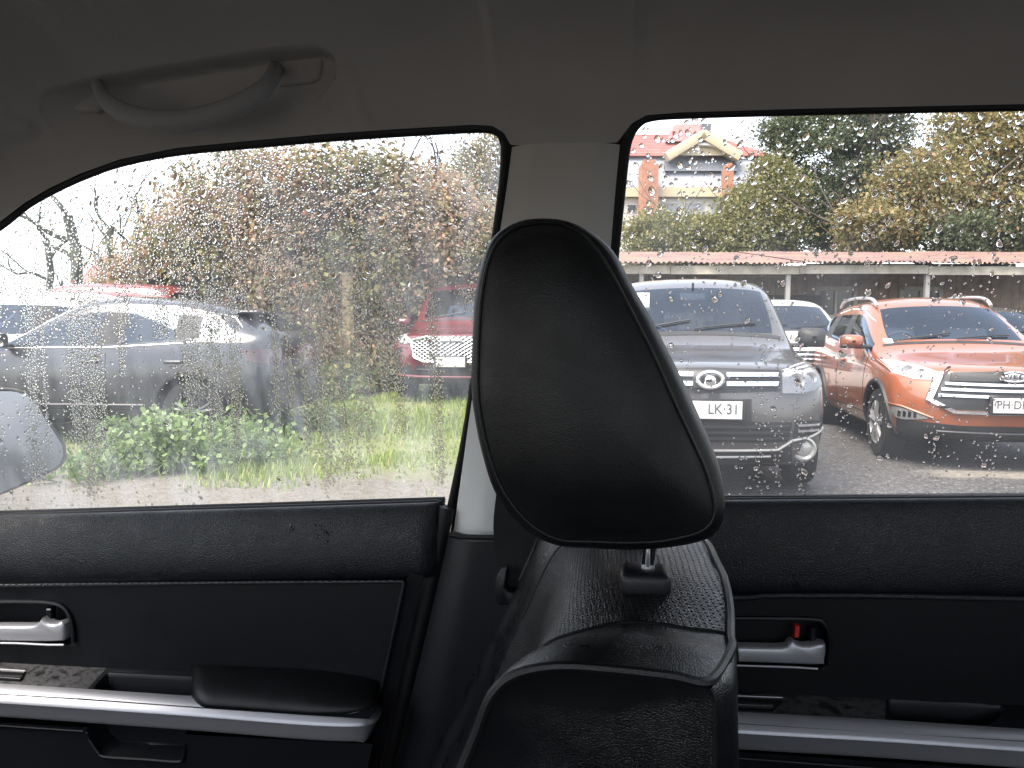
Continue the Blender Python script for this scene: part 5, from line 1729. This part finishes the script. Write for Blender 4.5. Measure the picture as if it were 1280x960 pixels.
# raised centre roof
mb = MB(); a0, a1 = hx(838) - hx(880), hx(908) - hx(880)
mb.add([(a0, 2.2, hz(182, HY + 2.2)), (a1, 2.2, hz(182, HY + 2.2)), (a1 - .6, 4.2, hz(162, HY + 4.2)), (a0 + .9, 4.2, hz(162, HY + 4.2)), (a0, 6.2, hz(182, HY + 2.2)), (a1, 6.2, hz(182, HY + 2.2))], [(0, 1, 2, 3), (3, 2, 5, 4), (0, 3, 4), (1, 5, 2)])
mb.build('upper_roof', M['tile_red'], rf, smooth=False)
MB().box((hx(890) - hx(880), 2.6, hz(169, HY + 2.6)), (.55, .5, .7)).build('roof_vent', M['house_dark'], rf)
# gable
ax, zA_, lx, rx, zL = hx(875) - hx(880), hz(170), hx(829) - hx(880), hx(922) - hx(880), hz(197.5)
gb_ = MB()
gb_.add([(lx + .6, .35, zL), (rx - .6, .35, zL), (ax, .35, zA_ - .3), (lx + .6, 1.4, zL), (rx - .6, 1.4, zL), (ax, 4.0, zA_ - .3)], [(0, 1, 2), (0, 2, 5, 3), (1, 4, 5, 2)])
gbo = gb_.build('gable', M['house_cream'], ho, smooth=False)
for x0, z0_, x1_, z1_ in ((lx, zL, ax, zA_), (ax, zA_, rx, zL)):
    d = np.array((x1_ - x0, 0, z1_ - z0_)); n_ = np.array((-d[2], 0, d[0])); n_ /= np.linalg.norm(n_); n_ *= .42 if n_[2] > 0 else -.42
    P_ = np.array([(x0, 0, z0_), (x1_, 0, z1_)]); q = np.array([P_[0] + n_ * .3, P_[1] + n_ * .3, P_[1] - n_, P_[0] - n_])
    MB().slab(q, (0, .8, 0), .02).build('barge_board', M['house_cream'], gbo)
mb = MB()
aa = np.linspace(0, math.pi, 16)
MB().tube(np.stack([hx(875) - hx(880) + 1.3 * np.cos(aa), np.full(16, .2), zL + .05 + .55 * np.sin(aa)], 1), .12, 6).build('gable_arch', M['house_white'], gbo)
# brick chimney: two stacks
for px0, px1, pt, pb_ in ((794.5, 814.5, 215, 300), (896, 904, 219, 252)):
    st = hb('chimney', px0, px1, pt, pb_, -1.4, 1.2, M['brick_red'])
    xm = (hx(px0) + hx(px1)) / 2 - hx(880)
    MB().box((xm, -.8, hz(pt) + .12), ((hx(px1) - hx(px0)) * .7, .9, .30)).build('chimney_cap', M['brick_red'], st)
for px0, px1, py0, py1 in ((781, 793, 242, 252), (781, 793, 258, 268), (822, 845, 256, 275), (852, 876, 256, 275), (884, 906, 256, 275)):
    f_ = hb('window', px0, px1, py0, py1, -.06, .1, M['window_frame_paint'])
    hb('pane', px0 + 1.2, px1 - 1.2, py0 + 1.2, py1 - 1.2, -.09, .02, M['pane_dark'] if px0 < 800 else M['house_zinc'], f_)

# small ochre house far left behind the bare trees
oh = cam_empty('house', (160 - 640) / 960 * 34, 34.0)
tag(oh, 'small ochre house far behind the bare trees at left', 'house')
MB().box((0, 2, 1.6), (3.4, 4, 3.2)).build('wall', M['wall_ochre'], oh, smooth=False)
mb = MB(); mb.add([(-2, -.3, 3.1), (2, -.3, 3.1), (2, 2, 4.5), (-2, 2, 4.5), (2, 4.3, 3.1), (-2, 4.3, 3.1)], [(0, 1, 2, 3), (3, 2, 4, 5), (0, 3, 5), (1, 4, 2)])
mb.build('roof', M['tile_red'], oh, smooth=False)
for X in (-.8, .8):
    wv_ = MB().box((X, -.03, 1.9), (.8, .08, 1.0)).build('window', M['window_frame_paint'], oh, smooth=False)
    MB().box((X, -.08, 1.9), (.66, .02, .86)).build('pane', M['pane_dark'], wv_, smooth=False)

# ================================================================== PLANTS
def leaves_mesh(C, size, r, name, mt, parent, up_bias=.3, aspect=.6, fold=True):
    """one folded leaf-shaped face pair per centre"""
    n = len(C)
    d = r.normal(size=(n, 3)); d[:, 2] -= up_bias; d /= np.linalg.norm(d, axis=1)[:, None]
    q = r.normal(size=(n, 3)); s_ = np.cross(d, q); s_ /= np.linalg.norm(s_, axis=1)[:, None]
    nn = np.cross(d, s_)
    sz = size * r.uniform(.6, 1.35, n)[:, None]
    a = C - d * sz * .5; b_ = C + d * sz * .5
    m_ = C + nn * sz * .12
    l_ = m_ + s_ * sz * aspect * .5 - nn * sz * .14; rr2 = m_ - s_ * sz * aspect * .5 - nn * sz * .14
    V = np.stack([a, l_, b_, rr2], 1).reshape(-1, 3)
    base = np.arange(n)[:, None] * 4
    F = np.concatenate([base + np.array((0, 1, 2)), base + np.array((0, 2, 3))], 1).reshape(-1, 3)
    me = bpy.data.meshes.new(name)
    me.vertices.add(len(V)); me.vertices.foreach_set('co', V.ravel())
    me.loops.add(F.size); me.loops.foreach_set('vertex_index', F.ravel())
    me.polygons.add(len(F)); me.polygons.foreach_set('loop_start', np.arange(0, F.size, 3)); me.polygons.foreach_set('loop_total', np.full(len(F), 3))
    me.update(); me.validate()
    o = bpy.data.objects.new(name, me); me.materials.append(mt); col.objects.link(o); o.parent = parent
    return o

def clumps(r, n_cl, ctr, rad, spread, per, shell=.55):
    """clump centres in an ellipsoid (denser near the skin), leaves round each"""
    d = r.normal(size=(n_cl, 3)); d /= np.linalg.norm(d, axis=1)[:, None]
    q = r.uniform(shell, 1.0, n_cl) ** .8
    c = np.asarray(ctr) + d * q[:, None] * np.asarray(rad)
    sp = spread * r.uniform(.5, 1.3, n_cl)
    out = c[:, None, :] + r.normal(size=(n_cl, per, 3)) * sp[:, None, None] * np.array((1, 1, .75))
    return out.reshape(-1, 3), c

def branch(mb, r, p, d, ln, rad, lvl, tips, bend=.18, split=(2, 4)):
    pts = [np.array(p)]; dd = np.array(d, float)
    n_ = 6
    for k in range(n_):
        dd = dd + r.normal(size=3) * bend; dd[2] += .05
        dd /= np.linalg.norm(dd)
        pts.append(pts[-1] + dd * ln / n_)
    pts = np.array(pts)
    mb.tube(pts, np.linspace(rad, rad * .55, len(pts)), 7 if lvl > 1 else 5)
    if lvl == 0:
        tips.append(pts[-1]); return
    for _ in range(r.integers(*split)):
        k = r.integers(3, n_ + 1)
        nd = dd + r.normal(size=3) * .6; nd[2] = abs(nd[2]) * .7 + .1
        branch(mb, r, pts[k], nd / np.linalg.norm(nd), ln * r.uniform(.5, .75), rad * .5, lvl - 1, tips, bend, split)
    tips.append(pts[-1])

def tree(name, X, Y, label, mt, lobes, leaf, n_cl, per, spread, trunk_h, trunk_r, seed, bark='bark', group=None, cat='tree', z0=0.0):
    r = np.random.default_rng(seed)
    root = cam_empty(name, X, Y, z0)
    tag(root, label, cat, group)
    mb = MB(); tips = []
    mb.tube(np.array([(0, 0, -.1), (.05, 0, trunk_h * .5), (.0, .05, trunk_h)]), [trunk_r * 1.3, trunk_r, trunk_r * .8], 9)
    for (c, rad, _) in lobes:
        c = np.array(c); e = c - np.array((0, 0, trunk_h)); ln = np.linalg.norm(e)
        branch(mb, r, (0, 0, trunk_h), e / max(ln, .1), ln, trunk_r * .6, 2, tips, .10)
    mb.build('trunk', M[bark], root)
    pts = []
    tot = sum(q for _, _, q in lobes)
    for c, rad, q in lobes:
        p_, _ = clumps(r, int(n_cl * q / tot), c, rad, spread, per)
        pts.append(p_)
    pts = np.concatenate(pts)
    pts[:, 2] = np.maximum(pts[:, 2], .05)
    leaves_mesh(pts, leaf, r, 'crown', mt, root)
    return root

TREES = 'trees behind the shed'
# dark evergreen in the middle
T = 27.0
def tx(px, t): return (px - 640) / 960 * t
def tz(py, t): return CAM_Z + (405 - py) / 960 * t
tree('evergreen_tree', tx(1040, T), T, 'tall dark green tree rising behind the shed roof', M['leaf_evergreen'],
     [((0, 0, tz(215, T)), (2.2, 2, 2.2), 3), ((1.3, 0, tz(195, T)), (1.3, 1.4, 1.5), 2), ((-1.0, .2, tz(265, T)), (1.9, 1.8, 1.6), 2), ((.3, .1, tz(145, T)), (2.0, 1.6, 1.6), 2), ((-1.5, .1, tz(168, T)), (1.0, 1.0, .8), 1), ((.9, .0, tz(280, T)), (2.0, 1.8, 1.6), 2)],
     .11, 620, 130, .25, 3.2, .22, 11, group=TREES)
T = 22.0
tree('autumn_tree', tx(1235, T), T, 'broad tree in orange and olive autumn leaf at the right behind shed', M['leaf_autumn'],
     [((.25, 0, tz(190, T)), (2.1, 1.8, 1.8), 3), ((tx(1140, T) - tx(1235, T), 0, tz(250, T)), (1.3, 1.3, 1.1), 2), ((1.8, .0, tz(160, T)), (2.2, 2, 2.0), 2), ((-.6, -.3, tz(270, T)), (2.2, 1.7, 1.3), 2), ((1.5, -.3, tz(265, T)), (2.0, 1.6, 1.4), 2), ((tx(1075, T) - tx(1235, T), -.5, tz(290, T)), (1.0, 1, .8), 1)],
     .115, 800, 130, .25, 2.4, .20, 12, group=TREES)
T = 24.0
tree('yellowing_shrub', tx(900, T), T, 'rounded yellow-green bush in front of the pale house', M['leaf_yellowgreen'],
     [((0, 0, tz(305, T)), (2.0, 1.5, 1.0), 2), ((tx(820, T) - tx(900, T), 0, tz(308, T)), (1.1, 1.1, .95), 2), ((tx(945, T) - tx(900, T), 0, tz(285, T)), (1.2, 1.2, 1.3), 3), ((tx(962, T) - tx(900, T), 0, tz(240, T)), (.7, .8, 1.0), 1)],
     .105, 560, 130, .23, 1.6, .12, 13, group=TREES, cat='bush')
T = 21.0
tree('green_shrub', tx(1180, T), T - .6, 'fresher green bush peeping through at the foot of the autumn tree', M['leaf_evergreen'],
     [((.3, 0, tz(297, T)), (.9, .7, .5), 2), ((1.7, 0, tz(285, T)), (.5, .5, .4), 1)], .10, 50, 110, .2, 1.6, .1, 14, group=TREES, cat='bush')
T = 25.0
tree('amber_tree', tx(590, T), T, 'pale amber tree beside the centre pillar behind the vine hedge', M['leaf_autumn'],
     [((0, 0, tz(250, T)), (1.9, 1.6, 1.4), 2), ((-1.0, 0, tz(290, T)), (1.6, 1.4, 1.2), 2), ((.9, 0, tz(215, T)), (1.2, 1.2, 1.0), 1)],
     .12, 300, 110, .25, 2.2, .16, 15, group=TREES)

# vine hedge: a tall wall of creeper on a fence
r = np.random.default_rng(31)
HT = 13.4
hd = cam_empty('vine_hedge', tx(400, HT), HT)
tag(hd, 'tall hedge of russet and green creeper behind the crossover and red SUV', 'hedge')
pts = []
top_px = np.array([(150, 340), (190, 300), (225, 250), (262, 222), (300, 205), (340, 195), (390, 205), (440, 212), (490, 206), (530, 215), (570, 245), (610, 275), (650, 300)], float)
n_cl = 1300
for _ in range(n_cl):
    u = r.uniform(150, 640)
    zt_ = tz(np.interp(u, top_px[:, 0], top_px[:, 1]) + r.uniform(-8, 25), HT)
    zb_ = .3 if u < 520 else tz(330, HT)
    z = zb_ + (zt_ - zb_) * r.uniform(0, 1) ** .85
    pts.append((tx(u, HT) - tx(400, HT), r.uniform(-.5, .6) - .25 * math.sin(z * 2.1 + u * .03), z))
pts = np.array(pts)
sp = r.uniform(.10, .26, n_cl)
L3 = (pts[:, None, :] + r.normal(size=(n_cl, 85, 3)) * sp[:, None, None]).reshape(-1, 3)
L3[:, 2] = np.maximum(L3[:, 2], .05)
# two layers so that patches of russet and green differ
leaves_mesh(L3, .095, r, 'foliage', M['leaf_vine'], hd)
g_sel = pts[(np.sin(pts[:, 0] * 2.3) + np.sin(pts[:, 2] * 3.1 + 1) > .5)]
L4 = (g_sel[:, None, :] + r.normal(size=(len(g_sel), 40, 3)) * .16 + np.array((0, -.22, 0))).reshape(-1, 3)
L4[:, 2] = np.maximum(L4[:, 2], .05)
leaves_mesh(L4, .12, r, 'green_foliage', M['leaf_yellowgreen'], hd)
mb = MB()
for k in range(34):
    x = r.uniform(-3.4, 1.6); p0 = np.array((x, r.uniform(-.2, .3), 0)); P_ = [p0]
    for q in range(7): P_.append(P_[-1] + np.array((r.normal() * .14, r.normal() * .08, r.uniform(.3, .55))))
    mb.tube(catmull(P_, 3), np.linspace(.03, .012, 22), 5)
mb.build('stems', M['bark'], hd)
# twigs above the hedge
mb = MB(); tips = []
for u in (300, 350, 430, 500, 540):
    branch(mb, r, (tx(u, HT) - tx(400, HT), .2, tz(240, HT)), (r.normal() * .2, 0, 1), 1.1, .022, 2, tips, .16, (2, 4))
mb.build('twigs', M['bark'], hd)
fp = cam_empty('fence_post', tx(437, 12.9), 12.9)
tag(fp, 'yellowish wooden post standing against the creeper hedge', 'post')
zp = tz(345, 12.9)
bm_ = MB().box((0, 0, zp / 2 - .05), (.19, .17, zp + .1)); bm_.build('shaft', M['post_wood'], fp, smooth=False)
MB().box((0, 0, zp + .02), (.21, .19, .04)).build('cap', M['post_wood'], fp, smooth=False)

# bare lopped trees on the left
BARE = 'bare trees at the left'
for i, (px, t, hpx, lean, lab, sd) in enumerate(((78, 19, 300, -.25, 'bare slim tree at the far left above the white car', 41), (112, 17.5, 272, -.28, 'thick bare leaning trunk second from left with lopped limbs', 42),
                                             (128, 18.5, 285, .30, 'bare forked tree leaning right beside the thick lopped trunk', 43), (182, 17, 285, -.10, 'bare mossy trunk just left of the creeper hedge', 44), (204, 16, 280, -.16, 'bare trunk touching the left end of the creeper hedge', 45))):
    r = np.random.default_rng(sd)
    root = cam_empty('bare_tree', tx(px, t), t)
    tag(root, lab, 'tree', BARE)
    H_ = tz(hpx, t)
    P_ = [np.array((0, 0, -.1))]
    for k in range(8): P_.append(np.array((lean * 1.2 * ((k + 1) / 8) ** 1.3 * (H_ / 3.5) + r.normal() * .04, r.normal() * .05, H_ * (k + 1) / 8)))
    tr_ = catmull(P_, 4)
    rad0 = .17 if i == 1 else .11
    MB().tube(tr_, np.linspace(rad0, rad0 * .62, len(tr_)), 9).build('trunk', M['bark_grey'], root)
    mb = MB(); tips = []
    for k in (16, 22, 27, 31):
        nd = r.normal(size=3) * .7; nd[2] = abs(nd[2]) + .5
        branch(mb, r, tr_[k], nd / np.linalg.norm(nd), r.uniform(.7, 1.5), rad0 * .38, 2, tips, .2, (1, 4))
    mb.build('branches', M['bark_grey'], root)

# weeds in front of the crossover
WEEDS = 'weeds in the grass'
def weed(px, py, t_h, n_stem, spread, label, seed, leaf=.058, flower=False):
    r = np.random.default_rng(seed)
    p = ground_at(px, py)
    root = empty('weed_clump', (p[0], p[1], float(ground_h(p[0], p[1]))))
    tag(root, label, 'plant', WEEDS)
    mb = MB(); C = []
    for k in range(n_stem):
        b0 = np.array((r.normal() * spread * .6, r.normal() * spread * .35, 0)); h = t_h * r.uniform(.5, 1.0)
        e = b0 + np.array((r.normal() * .12, r.normal() * .1, h))
        P_ = catmull([b0, (b0 + e) / 2 + r.normal(size=3) * .03, e], 4)
        mb.tube(P_, np.linspace(.006, .003, len(P_)), 5)
        for q in range(int(38 * h / .5) + 8):
            f = r.uniform(.15, 1.05)
            C.append(b0 + (e - b0) * f + r.normal(size=3) * np.array((.06, .06, .03)))
    mb.build('stems', M['leaf_weed'], root)
    leaves_mesh(np.array(C), leaf, r, 'leaves', M['leaf_weed'], root, up_bias=-.1, aspect=.75)
weed(258, 583, .50, 40, .5, 'tall leafy green weed clump in front of the crossover door', 51)
weed(196, 590, .55, 34, .38, 'leafy weed left of the tall clump under the crossover door', 52)
weed(318, 578, .32, 24, .35, 'low weed clump in front of the crossover rear wheel', 53)
weed(120, 596, .30, 26, .5, 'low spreading weed beside the door mirror', 54)
weed(430, 500, .75, 60, .6, 'tall pale undergrowth at the foot of the wooden post', 55, .085)
weed(462, 492, .7, 40, .35, 'dense undergrowth between the post and the red SUV', 56, .085)
weed(405, 545, .35, 30, .4, 'small weed clump behind the crossover tail', 57)

# grass
r = np.random.default_rng(61)
n = 90000
gxp = r.uniform(-10.5, -.35, n); gyp = r.uniform(5.6, 12.8, n)
keep = r.random(n) < sstep(5.7, 7.0, gyp + .5 * np.sin(gxp * 1.7) + .3 * np.sin(gxp * 4.1 + 1)) * .97 + .02
keep &= r.random(n) < 1 - sstep(-1.6, -.5, gxp + .4 * np.sin(gyp * 2.0))
patch = np.sin(gxp * 1.9 + 1.1 * np.sin(gyp * 1.3)) * np.sin(gyp * 2.3 + .7 * np.sin(gxp))
keep &= r.random(n) < .55 + .45 * patch
gxp, gyp = gxp[keep], gyp[keep]; n = len(gxp); patch = patch[keep]
hgt = r.uniform(.05, .15, n) * (1 + .5 * patch) * np.interp(gyp, [5.6, 7, 8.5, 10], [.5, .75, .9, .8])
az = r.uniform(0, 2 * math.pi, n); ln_ = r.uniform(.1, .7, n)
b0 = np.stack([gxp, gyp, ground_h(gxp, gyp) - .005], 1)
sd_ = np.stack([-np.sin(az), np.cos(az), np.zeros(n)], 1) * r.uniform(.004, .009, n)[:, None]
dr_ = np.stack([np.cos(az), np.sin(az), np.zeros(n)], 1)
m1 = b0 + dr_ * (hgt * ln_ * .3)[:, None] + np.array((0, 0, 1)) * (hgt * .6)[:, None]
tp = b0 + dr_ * (hgt * ln_)[:, None] + np.array((0, 0, 1)) * hgt[:, None]
V = np.stack([b0 - sd_, b0 + sd_, m1 + sd_ * .7, m1 - sd_ * .7, tp], 1).reshape(-1, 3)
base = np.arange(n)[:, None] * 5
F = np.concatenate([base + np.array((0, 1, 2)), base + np.array((0, 2, 3)), base + np.array((3, 2, 4))], 1).reshape(-1, 3)
me = bpy.data.meshes.new('grass')
me.vertices.add(len(V)); me.vertices.foreach_set('co', V.ravel())
me.loops.add(F.size); me.loops.foreach_set('vertex_index', F.ravel())
me.polygons.add(len(F)); me.polygons.foreach_set('loop_start', np.arange(0, F.size, 3)); me.polygons.foreach_set('loop_total', np.full(len(F), 3))
me.update(); me.validate()
go = bpy.data.objects.new('grass', me); me.materials.append(M['grass_blade']); col.objects.link(go)
tag(go, 'bright green grass verge under the left parked vehicles', 'grass', kind='stuff')
